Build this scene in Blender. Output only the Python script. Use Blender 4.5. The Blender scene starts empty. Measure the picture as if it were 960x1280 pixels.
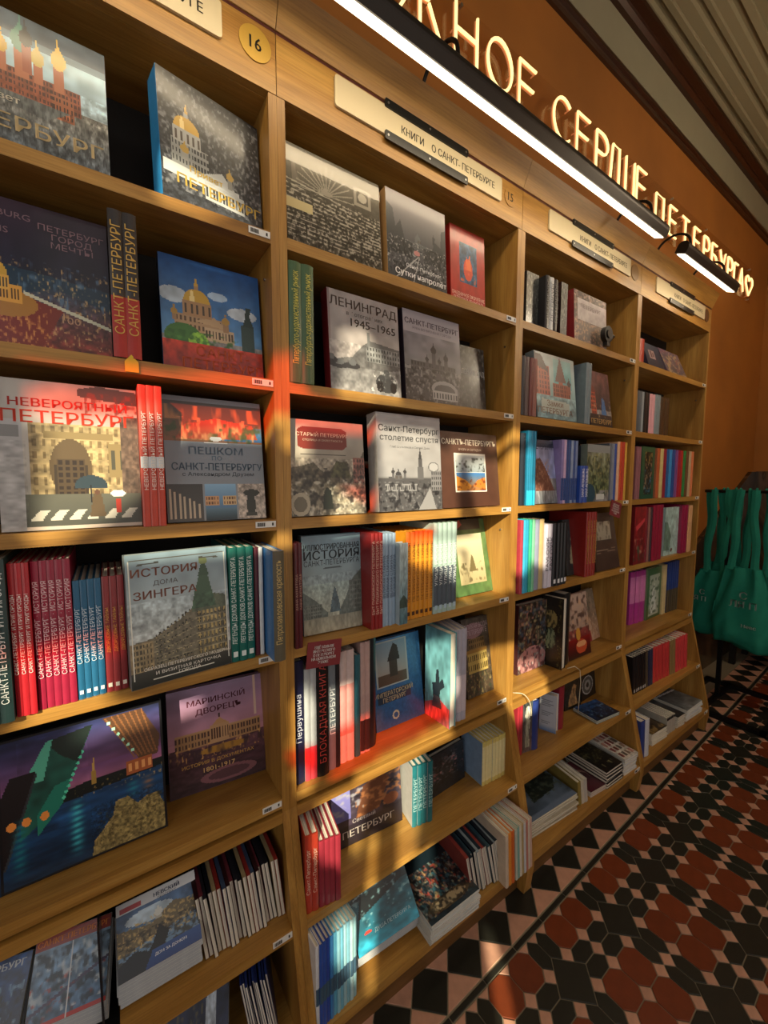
import bpy, bmesh, math, random
import numpy as np
from mathutils import Vector, Matrix, Euler
random.seed(7)
SC = bpy.context.scene
COL = SC.collection
# ------------------------------------------------------------------ camera
F_PX, YAW, PITCH, ROLL = 507.27, math.radians(34.333), math.radians(4.590), math.radians(0.077)
cam = bpy.data.cameras.new('camera'); camo = bpy.data.objects.new('camera', cam); COL.objects.link(camo)
cam.sensor_fit = 'HORIZONTAL'; cam.sensor_width = 36; cam.lens = F_PX/960*36; cam.clip_start = .02
fw = Vector((math.sin(YAW)*math.cos(PITCH), math.cos(YAW)*math.cos(PITCH), -math.sin(PITCH)))
rt = Vector((math.cos(YAW), -math.sin(YAW), 0)); up = rt.cross(fw)
r2 = rt*math.cos(ROLL)+up*math.sin(ROLL); u2 = up*math.cos(ROLL)-rt*math.sin(ROLL)
M = Matrix((r2, u2, -fw)).transposed().to_4x4(); M.translation = Vector((0, -.9826, 1.58))
camo.matrix_world = M; SC.camera = camo
# ------------------------------------------------------------------ world, sun, daylight, exposure
wd = bpy.data.worlds.new('world'); SC.world = wd; wd.use_nodes = True
bgn = wd.node_tree.nodes['Background']; bgn.inputs[0].default_value = (.62, .74, .95, 1); bgn.inputs[1].default_value = 1.0
SUN_DIR = Vector((.75, 1, -.665)).normalized()
sl = bpy.data.lights.new('sun', 'SUN'); sl.energy = 10.5; sl.color = (1, .86, .62); sl.angle = math.radians(.6)
so = bpy.data.objects.new('sun', sl); COL.objects.link(so); so.rotation_euler = SUN_DIR.to_track_quat('-Z', 'Y').to_euler()
def area(name, loc, target, sx, sy, energy, color):
    l = bpy.data.lights.new(name, 'AREA'); l.shape = 'RECTANGLE'; l.size = sx; l.size_y = sy; l.energy = energy; l.color = color
    o = bpy.data.objects.new(name, l); COL.objects.link(o); o.location = loc
    o.rotation_euler = (Vector(target)-Vector(loc)).to_track_quat('-Z', 'Y').to_euler(); return o
area('window_daylight', (-1.6, -2.3, 1.7), (.4, 0, 1.2), 2.4, 2.8, 34, (1, .93, .84))
area('room_fill', (1.9, -2.3, 2.2), (2.2, 0, 2.3), 4.4, 3.2, 26, (1, .93, .84))  # unseen area lamp, added as fill for the walls and far bookcases
SC.view_settings.view_transform = 'Standard'; SC.view_settings.look = 'None'
SC.view_settings.gamma = 1; SC.view_settings.use_curve_mapping = False; SC.view_settings.exposure = 0.0

# ------------------------------------------------------------------ helpers
def lin(c):
    if isinstance(c, str): c = [int(c[i:i+2], 16)/255 for i in (1, 3, 5)]
    return tuple(x/12.92 if x <= .04045 else ((x+.055)/1.055)**2.4 for x in c[:3])
def rgba(c): return lin(c)+(1,)
def tag(o, label=None, cat=None, group=None, kind=None):
    if label: o['label'] = label
    if cat: o['category'] = cat
    if group: o['group'] = group
    if kind: o['kind'] = kind
    return o
def empty(name, loc=(0, 0, 0), rot=(0, 0, 0)):
    o = bpy.data.objects.new(name, None); COL.objects.link(o); o.location = loc; o.rotation_euler = rot
    o.empty_display_size = .02; return o
def link(name, me, parent=None, mat=None, loc=None, rot=None):
    if mat is not None and len(me.materials) == 0: me.materials.append(mat)
    o = bpy.data.objects.new(name, me); COL.objects.link(o)
    if parent is not None: o.parent = parent
    if loc is not None: o.location = loc
    if rot is not None: o.rotation_euler = rot
    return o
def copy_tree(o, parent=None):
    c = o.copy(); COL.objects.link(c)
    if parent is not None: c.parent = parent
    for ch in list(KIDS.get(o.name, [])):
        d = copy_tree(ch, c); KIDS.setdefault(c.name, []).append(d)
    return c
KIDS = {}
def child(p, o): KIDS.setdefault(p.name, []).append(o); return o
class MB:
    def __init__(s): s.v = []; s.f = []; s.m = []; s.sm = []
    def add(s, vs, fs, mi=0, smooth=False):
        b = len(s.v); s.v += [tuple(v) for v in vs]; s.f += [tuple(i+b for i in f) for f in fs]
        s.m += [mi]*len(fs); s.sm += [smooth]*len(fs); return s
    def box(s, x0, x1, y0, y1, z0, z1, mi=0, R=None):
        vs = [(x, y, z) for z in (z0, z1) for y in (y0, y1) for x in (x0, x1)]
        if R is not None: vs = [tuple(R @ Vector(v)) for v in vs]
        return s.add(vs, [(0, 2, 3, 1), (4, 5, 7, 6), (0, 1, 5, 4), (2, 6, 7, 3), (0, 4, 6, 2), (1, 3, 7, 5)], mi)
    def prism(s, poly, a, b, axis='z', mi=0, smooth=False):
        # poly: 2D points; axis z -> (x,y), x -> (y,z), y -> (x,z)
        def P(p, t):
            return (p[0], p[1], t) if axis == 'z' else (t, p[0], p[1]) if axis == 'x' else (p[0], t, p[1])
        n = len(poly); vs = [P(p, a) for p in poly]+[P(p, b) for p in poly]
        fs = [(i, (i+1) % n, (i+1) % n+n, i+n) for i in range(n)]
        s.add(vs, fs, mi, smooth)
        k = len(s.v)-2*n
        s.f += [tuple(k+i for i in reversed(range(n))), tuple(k+n+i for i in range(n))]; s.m += [mi]*2; s.sm += [False]*2
        return s
    def tube(s, pts, r, n=8, mi=0, cap=True, closed=False):
        pts = [Vector(p) for p in pts]; k = len(pts); rings = []
        nrm = None
        for i, p in enumerate(pts):
            a = pts[(i-1) % k] if (closed or i > 0) else p; b = pts[(i+1) % k] if (closed or i < k-1) else p
            t = (b-a).normalized()
            if nrm is None:
                h = Vector((0, 0, 1)) if abs(t.z) < .9 else Vector((0, 1, 0)); nrm = t.cross(h).normalized()
            nrm = (nrm-t*nrm.dot(t)).normalized(); bi = t.cross(nrm)
            rr = r[i] if isinstance(r, (list, tuple)) else r
            rings.append([p+(nrm*math.cos(2*math.pi*j/n)+bi*math.sin(2*math.pi*j/n))*rr for j in range(n)])
        vs = [v for q in rings for v in q]; fs = []
        for i in range(k if closed else k-1):
            for j in range(n):
                a = i*n+j; b = i*n+(j+1) % n; c = ((i+1) % k)*n+(j+1) % n; d = ((i+1) % k)*n+j; fs.append((a, b, c, d))
        if cap and not closed: fs += [tuple(reversed(range(n))), tuple((k-1)*n+j for j in range(n))]
        return s.add(vs, fs, mi, True)
    def disc(s, c, r, th, n=24, axis='y', mi=0):
        poly = [(c[0]+r*math.cos(2*math.pi*i/n), c[2]+r*math.sin(2*math.pi*i/n)) for i in range(n)] if axis == 'y' else \
               [(c[0]+r*math.cos(2*math.pi*i/n), c[1]+r*math.sin(2*math.pi*i/n)) for i in range(n)]
        return s.prism(poly, c[1] if axis == 'y' else c[2], (c[1] if axis == 'y' else c[2])+th, axis, mi)
    def mesh(s, name, *mats, fixn=True):
        me = bpy.data.meshes.new(name); me.from_pydata(s.v, [], s.f)
        for m in mats: me.materials.append(m)
        me.polygons.foreach_set('material_index', s.m); me.polygons.foreach_set('use_smooth', s.sm)
        if fixn:
            bm = bmesh.new(); bm.from_mesh(me); bmesh.ops.recalc_face_normals(bm, faces=bm.faces); bm.to_mesh(me); bm.free()
        me.update(); return me
    def build(s, name, mat, parent=None, **k):
        mats = mat if isinstance(mat, (list, tuple)) else [mat]
        o = link(name, s.mesh(name, *mats), parent, None, **k)
        if parent is not None: child(parent, o)
        return o
# ------------------------------------------------------------------ materials
def newmat(name):
    m = bpy.data.materials.new(name); m.use_nodes = True; nt = m.node_tree; return m, nt, nt.nodes['Principled BSDF']
def N(nt, t, **k):
    n = nt.nodes.new(t)
    for a, b in k.items(): setattr(n, a, b)
    return n
def ramp(nt, stops):
    r = N(nt, 'ShaderNodeValToRGB'); e = r.color_ramp.elements
    while len(e) < len(stops): e.new(.5)
    for i, (p, c) in enumerate(stops): e[i].position = p; e[i].color = rgba(c) if isinstance(c, str) else (c, c, c, 1)
    return r
def plain(name, c, rough=.5, metal=0, noise=.12, scale=60, coat=0, spec=.5, emit=None, es=0, bump=0):
    m, nt, p = newmat(name)
    tc = N(nt, 'ShaderNodeTexCoord'); nz = N(nt, 'ShaderNodeTexNoise'); nz.inputs['Scale'].default_value = scale; nz.inputs['Detail'].default_value = 4
    nt.links.new(tc.outputs['Object'], nz.inputs['Vector'])
    hs = N(nt, 'ShaderNodeHueSaturation'); hs.inputs['Color'].default_value = rgba(c)
    mr = N(nt, 'ShaderNodeMapRange'); mr.inputs[3].default_value = 1-noise; mr.inputs[4].default_value = 1+noise
    nt.links.new(nz.outputs[0], mr.inputs[0]); nt.links.new(mr.outputs[0], hs.inputs['Value']); nt.links.new(hs.outputs[0], p.inputs['Base Color'])
    p.inputs['Roughness'].default_value = rough; p.inputs['Metallic'].default_value = metal
    p.inputs['Coat Weight'].default_value = coat; p.inputs['Specular IOR Level'].default_value = spec
    if emit: p.inputs['Emission Color'].default_value = rgba(emit); p.inputs['Emission Strength'].default_value = es
    if bump:
        b = N(nt, 'ShaderNodeBump'); b.inputs['Strength'].default_value = bump; b.inputs['Distance'].default_value = .002
        nt.links.new(nz.outputs[0], b.inputs['Height']); nt.links.new(b.outputs[0], p.inputs['Normal'])
    return m
def wood(name, axis, c0, c1, c2, rough=.42):
    m, nt, p = newmat(name)
    tc = N(nt, 'ShaderNodeTexCoord'); oi = N(nt, 'ShaderNodeObjectInfo')
    add = N(nt, 'ShaderNodeVectorMath', operation='ADD'); mul = N(nt, 'ShaderNodeVectorMath', operation='SCALE'); 
    nt.links.new(oi.outputs['Location'], mul.inputs[0]); mul.inputs['Scale'].default_value = 3.1
    nt.links.new(tc.outputs['Object'], add.inputs[0]); nt.links.new(mul.outputs[0], add.inputs[1])
    mp = N(nt, 'ShaderNodeMapping'); nt.links.new(add.outputs[0], mp.inputs[0])
    s = [9, 9, 9]; s['xyz'.index(axis)] = .9; mp.inputs['Scale'].default_value = s
    n1 = N(nt, 'ShaderNodeTexNoise'); n1.inputs['Scale'].default_value = 2.2; n1.inputs['Detail'].default_value = 5; n1.inputs['Distortion'].default_value = .6
    nt.links.new(mp.outputs[0], n1.inputs[0])
    mp2 = N(nt, 'ShaderNodeMapping'); s2 = [150, 150, 150]; s2['xyz'.index(axis)] = 5; mp2.inputs['Scale'].default_value = s2
    nt.links.new(add.outputs[0], mp2.inputs[0])
    n2 = N(nt, 'ShaderNodeTexNoise'); n2.inputs['Scale'].default_value = 2; n2.inputs['Detail'].default_value = 3; nt.links.new(mp2.outputs[0], n2.inputs[0])
    r1 = ramp(nt, [(.3, c0), (.52, c1), (.72, c2)]); nt.links.new(n1.outputs[0], r1.inputs[0])
    r2_ = ramp(nt, [(.35, .62), (.6, 1.0)]); nt.links.new(n2.outputs[0], r2_.inputs[0])
    mx = N(nt, 'ShaderNodeMix', data_type='RGBA', blend_type='MULTIPLY'); mx.inputs[0].default_value = .55
    nt.links.new(r1.outputs[0], mx.inputs[6]); nt.links.new(r2_.outputs[0], mx.inputs[7]); nt.links.new(mx.outputs[2], p.inputs['Base Color'])
    b = N(nt, 'ShaderNodeBump'); b.inputs['Strength'].default_value = .15; b.inputs['Distance'].default_value = .001
    nt.links.new(n2.outputs[0], b.inputs['Height']); nt.links.new(b.outputs[0], p.inputs['Normal'])
    p.inputs['Roughness'].default_value = rough
    return m
OAK = ('#92662a', '#a97c39', '#bb9049')
M_WX = wood('oak_grain_along', 'x', *OAK); M_WZ = wood('oak_grain_up', 'z', *OAK)
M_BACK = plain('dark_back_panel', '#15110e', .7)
M_PLINTH = wood('dark_plinth_wood', 'x', '#5c3f1e', '#6e4c26', '#7c5830', .5)
M_GAP = plain('dark_red_gap', '#4a1812', .6)
M_WHITE = plain('label_white', '#dcdcd8', .5, noise=.04); M_BLACK = plain('black_plastic', '#101010', .35)
M_IVORY = plain('ivory_plate', '#cdbf9c', .35, noise=.05, scale=8, coat=.4)
M_METAL = plain('screw_metal', '#b8b8b8', .3, 1)
M_INK = plain('dark_ink', '#2a241c', .6, noise=.02)
M_PAGES = {}
def pages(axis, c='#d8d2c2'):
    if axis in M_PAGES: return M_PAGES[axis]
    m, nt, p = newmat('paper_edges_'+axis)
    tc = N(nt, 'ShaderNodeTexCoord'); mp = N(nt, 'ShaderNodeMapping'); s = [3, 3, 3]; s['xyz'.index(axis)] = 900; mp.inputs['Scale'].default_value = s
    nz = N(nt, 'ShaderNodeTexNoise'); nz.inputs['Scale'].default_value = 1; nz.inputs['Detail'].default_value = 2
    nt.links.new(tc.outputs['Object'], mp.inputs[0]); nt.links.new(mp.outputs[0], nz.inputs[0])
    r = ramp(nt, [(.3, '#8f8a7c'), (.5, c), (.7, '#ece8dc')]); nt.links.new(nz.outputs[0], r.inputs[0]); nt.links.new(r.outputs[0], p.inputs['Base Color'])
    p.inputs['Roughness'].default_value = .8; M_PAGES[axis] = m; return m
def objcolor(name, rough, coat):
    m, nt, p = newmat(name); oi = N(nt, 'ShaderNodeObjectInfo'); tc = N(nt, 'ShaderNodeTexCoord'); nz = N(nt, 'ShaderNodeTexNoise')
    nz.inputs['Scale'].default_value = 45; nz.inputs['Detail'].default_value = 4
    nt.links.new(tc.outputs['Object'], nz.inputs[0]); hs = N(nt, 'ShaderNodeHueSaturation'); mr = N(nt, 'ShaderNodeMapRange')
    mr.inputs[3].default_value = .8; mr.inputs[4].default_value = 1.2; nt.links.new(nz.outputs[0], mr.inputs[0]); nt.links.new(mr.outputs[0], hs.inputs['Value'])
    nt.links.new(oi.outputs['Color'], hs.inputs['Color']); nt.links.new(hs.outputs[0], p.inputs['Base Color'])
    p.inputs['Roughness'].default_value = rough; p.inputs['Coat Weight'].default_value = coat; p.inputs['Coat Roughness'].default_value = .15; return m
M_COVER = objcolor('printed_board', .38, .25); M_FOIL = objcolor('printed_ink', .45, 0)
def vcol(name, rough, coat):
    m, nt, p = newmat(name); a = N(nt, 'ShaderNodeVertexColor', layer_name='Col'); nt.links.new(a.outputs[0], p.inputs['Base Color'])
    nz = N(nt, 'ShaderNodeTexNoise'); nz.inputs['Scale'].default_value = 25; b = N(nt, 'ShaderNodeBump'); b.inputs['Strength'].default_value = .06; b.inputs['Distance'].default_value = .002
    nt.links.new(nz.outputs[0], b.inputs['Height']); nt.links.new(b.outputs[0], p.inputs['Normal'])
    p.inputs['Roughness'].default_value = rough; p.inputs['Coat Weight'].default_value = coat; p.inputs['Coat Roughness'].default_value = .12; return m
M_ART = vcol('glossy_cover_print', .35, .35)
# ------------------------------------------------------------------ lettering
TEXTS = {}
def text_arr(body, align='CENTER'):
    k = (body, align)
    if k not in TEXTS:
        c = bpy.data.curves.new('lettering', 'FONT'); c.body = body; c.resolution_u = 2; c.align_x = align; c.space_line = .95
        o = bpy.data.objects.new('lettering', c); COL.objects.link(o); bpy.context.view_layer.update()
        me = bpy.data.meshes.new_from_object(o.evaluated_get(bpy.context.evaluated_depsgraph_get()))
        v = np.empty(len(me.vertices)*3); me.vertices.foreach_get('co', v); v = v.reshape(-1, 3)
        fs = [tuple(p.vertices) for p in me.polygons]
        bpy.data.objects.remove(o); bpy.data.curves.remove(c); bpy.data.meshes.remove(me)
        v[:, :2] -= (v[:, :2].min(0)+v[:, :2].max(0))/2
        TEXTS[k] = (v, fs, np.ptp(v[:, 0]), np.ptp(v[:, 1]))
    return TEXTS[k]
def text_mesh(body, w, h, orient='front', bold=.0):
    """lettering as a flat mesh that fills w x h; 'front' faces -y reading along +x, 'up' reads bottom to top, 'flat' lies facing +z"""
    v, fs, tw, th = text_arr(body)
    x = v[:, 0]/tw*w; y = v[:, 1]/th*h; z = np.zeros(len(x))
    if orient == 'front': a = np.stack([x, z, y], 1)
    elif orient == 'up': a = np.stack([-y, z, x], 1)
    else: a = np.stack([x, y, z], 1)
    me = bpy.data.meshes.new('lettering'); vs = a.tolist(); ff = list(fs)
    if bold:
        n = len(vs)
        for dx in (-bold, bold): 
            b = len(vs); vs += [(p[0]+dx, p[1]-.00002, p[2]) for p in a.tolist()]; ff += [tuple(i+b for i in f) for f in fs]
    me.from_pydata(vs, [], ff); me.update(); return me
# ------------------------------------------------------------------ cover pictures, computed point by point
def vnoise(U, V, sx, sy, seed):
    r = np.random.RandomState(seed); g = r.rand(int(sy)+3, int(sx)+3)
    x = U*sx; y = V*sy; i = np.clip(x.astype(int), 0, int(sx)+1); j = np.clip(y.astype(int), 0, int(sy)+1); fx = x-i; fy = y-j
    fx = fx*fx*(3-2*fx); fy = fy*fy*(3-2*fy)
    return (g[j, i]*(1-fx)+g[j, i+1]*fx)*(1-fy)+(g[j+1, i]*(1-fx)+g[j+1, i+1]*fx)*fy
class Art:
    def __init__(s, nx, ny, asp):
        s.U, s.V = np.meshgrid((np.arange(nx)+.5)/nx, (np.arange(ny)+.5)/ny); s.C = np.full((ny, nx, 3), .5); s.asp = asp; s.k = 0
    def put(s, m, c): s.C[m] = [int(c[i:i+2], 16)/255 for i in (1, 3, 5)]
    def g(s, c0, c1, v0=0, v1=1, u0=-9, u1=9):
        m = (s.V >= v0) & (s.V <= v1) & (s.U >= u0) & (s.U <= u1); t = np.clip((s.V-v0)/(v1-v0), 0, 1)[..., None]
        a = np.array([int(c0[i:i+2], 16)/255 for i in (1, 3, 5)]); b = np.array([int(c1[i:i+2], 16)/255 for i in (1, 3, 5)])
        s.C[m] = (a+(b-a)*t)[m]
    def n(s, amp, sx, sy=None, v0=0, v1=1, u0=-9, u1=9):
        s.k += 1; q = vnoise(s.U, s.V, sx, sy or sx, s.k*13+5)*.6+vnoise(s.U, s.V, sx*2.3, (sy or sx)*2.3, s.k*17+3)*.4
        m = (s.V >= v0) & (s.V <= v1) & (s.U >= u0) & (s.U <= u1); s.C[m] *= (1+amp*(q*2-1))[..., None][m]
    def sp(s, c, sx, sy, thr, v0=0, v1=1, u0=-9, u1=9):
        s.k += 1; q = vnoise(s.U, s.V, sx, sy, s.k*31+7)*.7+vnoise(s.U, s.V, sx*2, sy*2, s.k*7+1)*.3
        m = (s.V >= v0) & (s.V <= v1) & (s.U >= u0) & (s.U <= u1); w = (np.clip((q-thr+.1)/.22, 0, 1)*.8*m)[..., None]
        s.C = s.C*(1-w)+np.array([int(c[i:i+2], 16)/255 for i in (1, 3, 5)])*w
    def r(s, u0, v0, u1, v1, c): s.put((s.U >= u0) & (s.U <= u1) & (s.V >= v0) & (s.V <= v1), c)
    def e(s, cu, cv, ru, rv, c, v0=-1): s.put(((s.U-cu)/ru)**2+((s.V-cv)/rv)**2 + 0*s.U <= 1, c) if v0 < 0 else s.put((((s.U-cu)/ru)**2+((s.V-cv)/rv)**2 <= 1) & (s.V >= v0), c)
    def p(s, pts, c):
        ins = np.zeros(s.U.shape, bool); n = len(pts)
        for i in range(n):
            (x0, y0), (x1, y1) = pts[i], pts[(i+1) % n]
            if y0 == y1: continue
            cr = ((y0 > s.V) != (y1 > s.V)) & (s.U < (x1-x0)*(s.V-y0)/(y1-y0)+x0); ins ^= cr
        s.put(ins, c)
    def b(s, u0, v0, u1, v1, c, nx, ny, wc, fill=.5):
        s.r(u0, v0, u1, v1, c); fu = ((s.U-u0)/(u1-u0)*nx) % 1; fv = ((s.V-v0)/(v1-v0)*ny) % 1
        s.put((s.U > u0) & (s.U < u1) & (s.V > v0) & (s.V < v1) & (abs(fu-.5) < fill/2) & (abs(fv-.5) < .3), wc)
    def s_(s, v, amp, c, n, base=0, seed=3):
        r = np.random.RandomState(seed); h = v+amp*(r.rand(n)-.3); i = np.clip((s.U*n).astype(int), 0, n-1); s.put((s.V < h[i]) & (s.V >= base), c)
    def d(s, cu, v, w, c, dc='#c9a03c', sp=1):
        a = s.asp
        s.r(cu-w*.5, v, cu+w*.5, v+w*.55*a, c)
        for k in range(-2, 3): s.r(cu+k*w*.2-.02*w, v+.1*w*a, cu+k*w*.2+.05*w, v+w*.45*a, '#4a4034')
        s.e(cu, v+w*.55*a, w*.46, w*.48*a, dc, v+w*.55*a); s.e(cu-w*.16, v+w*.55*a, w*.08, w*.42*a, '#f0d890', v+w*.55*a) if dc == '#c9a03c' else None
        s.r(cu-w*.08, v+w*1.0*a, cu+w*.08, v+w*1.18*a, c)
        if sp: s.p([(cu-w*.07, v+w*1.15*a), (cu+w*.07, v+w*1.15*a), (cu, v+w*1.55*a)], dc)
    def o(s, cu, v, w, c, body, h=.1):
        a = s.asp; s.r(cu-w*.35, v, cu+w*.35, v+h, body); s.e(cu, v+h+w*.35*a, w*.5, w*.45*a, c)
        s.p([(cu-w*.3, v+h+w*.6*a), (cu+w*.3, v+h+w*.6*a), (cu, v+h+w*1.15*a)], c); s.r(cu-.006, v+h+w*1.1*a, cu+.006, v+h+w*1.35*a, c)
    def l(s, u0, v0, u1, v1, w, c):
        du, dv = u1-u0, v1-v0; L = du*du+dv*dv; t = np.clip(((s.U-u0)*du+(s.V-v0)*dv)/L, 0, 1)
        s.put(np.hypot(s.U-u0-t*du, (s.V-v0-t*dv)) < w, c)
def A_spilled(a):
    a.U = (a.U-.44)/.56
    a.g('#6a8898', '#4a6a7a', .55, 1); a.g('#a3b8c0', '#a8ccd8', .45, .8); a.g('#3a4c5c', '#53606a', .85, 1); a.n(.25, 6, 9, .5, 1)
    a.g('#48525c', '#7c7a72', 0, .45); a.n(.5, 40, 30, 0, .45); a.b(.0, .42, .78, .6, '#8a4a34', 26, 4, '#4a2a24'); a.n(.3, 30, 30, .4, .6)
    for u, w, h, c in ((.06, .1, .16, '#7a9a6a'), (.2, .09, .14, '#c9a03c'), (.34, .14, .2, '#5a8a7a'), (.46, .1, .14, '#c9b060'), (.62, .12, .18, '#d8b24a')): a.o(u, .55, w, c, '#b06a4a', h)
    a.o(.38, .6, .1, '#3a3a38', '#a05a40', .2); a.b(.55, .35, .72, .52, '#9a5a3c', 6, 3, '#3a2420'); a.p([(0, .42), (.7, .42), (.5, .3), (0, .36)], '#5c6060'); a.n(.5, 50, 20, .0, .42)
def A_isaac_bw(a):
    a.g('#3a3d42', '#1c1e22'); a.n(.6, 40, 50); a.sp('#8a8d90', 50, 40, .62, .1, .98); a.sp('#101214', 24, 30, .66, .2, 1)
    a.b(.1, .25, .45, .5, '#8f9290', 12, 4, '#2a2c2e'); a.r(.02, .2, .75, .3, '#c4c8c6'); a.p([(.35, .3), (.75, .26), (.58, .4)], '#b8bcba'); a.b(.4, .12, .8, .26, '#b4b8b6', 12, 1, '#3c3e40')
    a.d(.25, .48, .26, '#a8a8a4'); a.o(.66, .3, .08, '#b09040', '#8a8a84', .08); a.o(.22, .36, .08, '#b09040', '#9a9a94', .06)
def A_night(a):
    a.U = (a.U-.47)/.53
    a.g('#141a2c', '#3a2a38', .4, 1); a.n(.3, 5, 5, .5, 1); a.g('#8a3020', '#2c3c50', 0, .45); a.n(.5, 20, 30, 0, .4)
    a.p([(0, .3), (.55, .45), (1, .35), (1, .5), (0, .56)], '#1c3448'); a.sp('#d8b070', 60, 40, .72, .05, .6); a.sp('#5a7a98', 30, 16, .72, .3, .62)
    a.p([(0, .0), (.4, .0), (.6, .3), (.3, .36), (0, .3)], '#7a2c1c'); a.sp('#e0a050', 50, 40, .66, .0, .3, 0, .5)
    a.e(.14, .3, .26, .1, '#a8762c'); a.b(.0, .3, .28, .42, '#d8a040', 14, 1, '#5a3c18'); a.d(.12, .38, .13, '#d8a848'); a.l(.3, .38, 1, .22, .012, '#c8c8b0')
def A_isaac_red(a):
    a.g('#5a90c0', '#1c4c88', .3, 1); a.e(.12, .66, .14, .07, '#b8c8d4'); a.e(.8, .6, .16, .06, '#c0ccd4'); a.e(.55, .72, .1, .04, '#a8c0d4'); a.n(.15, 10, 10, .3, 1)
    a.b(.12, .3, .62, .5, '#a88a68', 12, 3, '#5a4634'); a.p([(.3, .46), (.66, .42), (.5, .52)], '#b89a74'); a.b(.4, .3, .7, .42, '#b8a080', 9, 1, '#4a3a2c'); a.d(.34, .5, .28, '#a8835c'); a.o(.62, .4, .08, '#b08a40', '#9a7a58', .08); a.o(.12, .44, .07, '#b08a40', '#9a7a58', .05)
    a.e(.2, .3, .18, .12, '#3a6a2c'); a.e(.34, .26, .1, .1, '#8ac040'); a.sp('#2c5a24', 30, 30, .6, .2, .36, .05, .75); a.r(.78, .22, .92, .5, '#28403c'); a.p([(.8, .5), (.92, .5), (.88, .6), (.9, .68), (.84, .68), (.83, .58)], '#1c3430')
    a.g('#7a1c14', '#b83a24', 0, .26); a.n(.3, 20, 20, 0, .3)
def A_umbrella(a):
    a.g('#a8a49c', '#b4b0a8'); a.n(.15, 5, 5); a.p([(.55, .92), (1, .88), (1, .98), (.7, 1), (.55, .97)], '#4a4440'); a.sp('#7a3c30', 30, 30, .55, .8, .95, .6, 1)
    a.b(.2, .2, .86, .72, '#a8946a', 10, 6, '#7c6a48', .4); a.n(.35, 20, 30, .2, .72, .2); a.r(.3, .62, .8, .67, '#8a7850'); a.e(.48, .42, .15, .2, '#5c4c34'); a.r(.36, .2, .6, .44, '#3a3024'); a.b(.38, .22, .58, .48, '#4a3c2a', 4, 6, '#2a2018'); a.b(.76, .36, .9, .6, '#8a7850', 2, 1, '#4c4a3c', .5)
    a.r(.86, .1, 1, .8, '#5c4c40'); a.n(.5, 30, 30, .1, .8, .86); a.g('#4a4c44', '#5c5c50', .02, .24, .16, 1)
    for k in range(6): a.p([(.18+k*.13, .06), (.26+k*.13, .06), (.32+k*.13, .13), (.25+k*.13, .13)], '#c8c4b4')
    a.e(.62, .3, .12, .07, '#2c3c44', .28); a.r(.61, .18, .62, .3, '#1c1c1c'); a.p([(.6, .08), (.72, .08), (.69, .24), (.63, .24)], '#5a4a34'); a.e(.66, .25, .02, .02, '#5c4030'); a.r(.8, .1, .84, .2, '#a83424'); a.e(.82, .24, .06, .025, '#dcdcd8')
    a.r(0, 0, 1, .02, '#c8b8a8'); a.g('#a8a8a8', '#b8b8b8', 0, .74, 0, .16); a.r(.02, .62, .14, .7, '#8a8a88'); a.n(.2, 14, 30, 0, .6, 0, .18)
def A_peshkom(a):
    a.g('#8a8e92', '#7c8a98', 0, 1); a.g('#8a5c3a', '#4a4644', .64, .96); a.sp('#c88a54', 16, 5, .6, .82, .93); a.g('#3a6a9a', '#4a7aa0', .66, .78, .5); a.p([(.1, .66), (.95, .68), (.9, .8), (.5, .84), (.2, .78)], '#a84a2c'); a.sp('#e8a06a', 30, 16, .6, .66, .84, .1, .95); a.sp('#38502a', 20, 20, .62, .64, .8); a.r(0, .96, 1, 1, '#7c8088')
    a.r(.38, .63, .62, .645, '#d8dcdc'); a.e(.5, .67, .06, .02, '#d0d4d4')
    a.g('#4c4a48', '#3a3836', .0, .3, 0, .34)
    for k in range(7): a.r(.02+k*.045, .02, .035+k*.045, .26-.02*k, '#b8a890')
    a.g('#3c5c80', '#86b0d0', 0, .3, .36, .68); a.b(.36, .12, .5, .2, '#c8986a', 5, 2, '#6a4a34'); a.b(.54, .12, .68, .2, '#c8a87a', 5, 2, '#6a4a34'); a.g('#24343c', '#5c7c90', 0, .1, .36, .68)
    a.g('#b8aca0', '#a89c90', 0, .3, .7, 1); a.n(.4, 40, 40, 0, .3, .7, 1); a.e(.84, .12, .05, .1, '#2c2e26'); a.e(.85, .22, .09, .03, '#2a2c24'); a.r(.78, .02, .9, .05, '#3a3a30')
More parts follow.
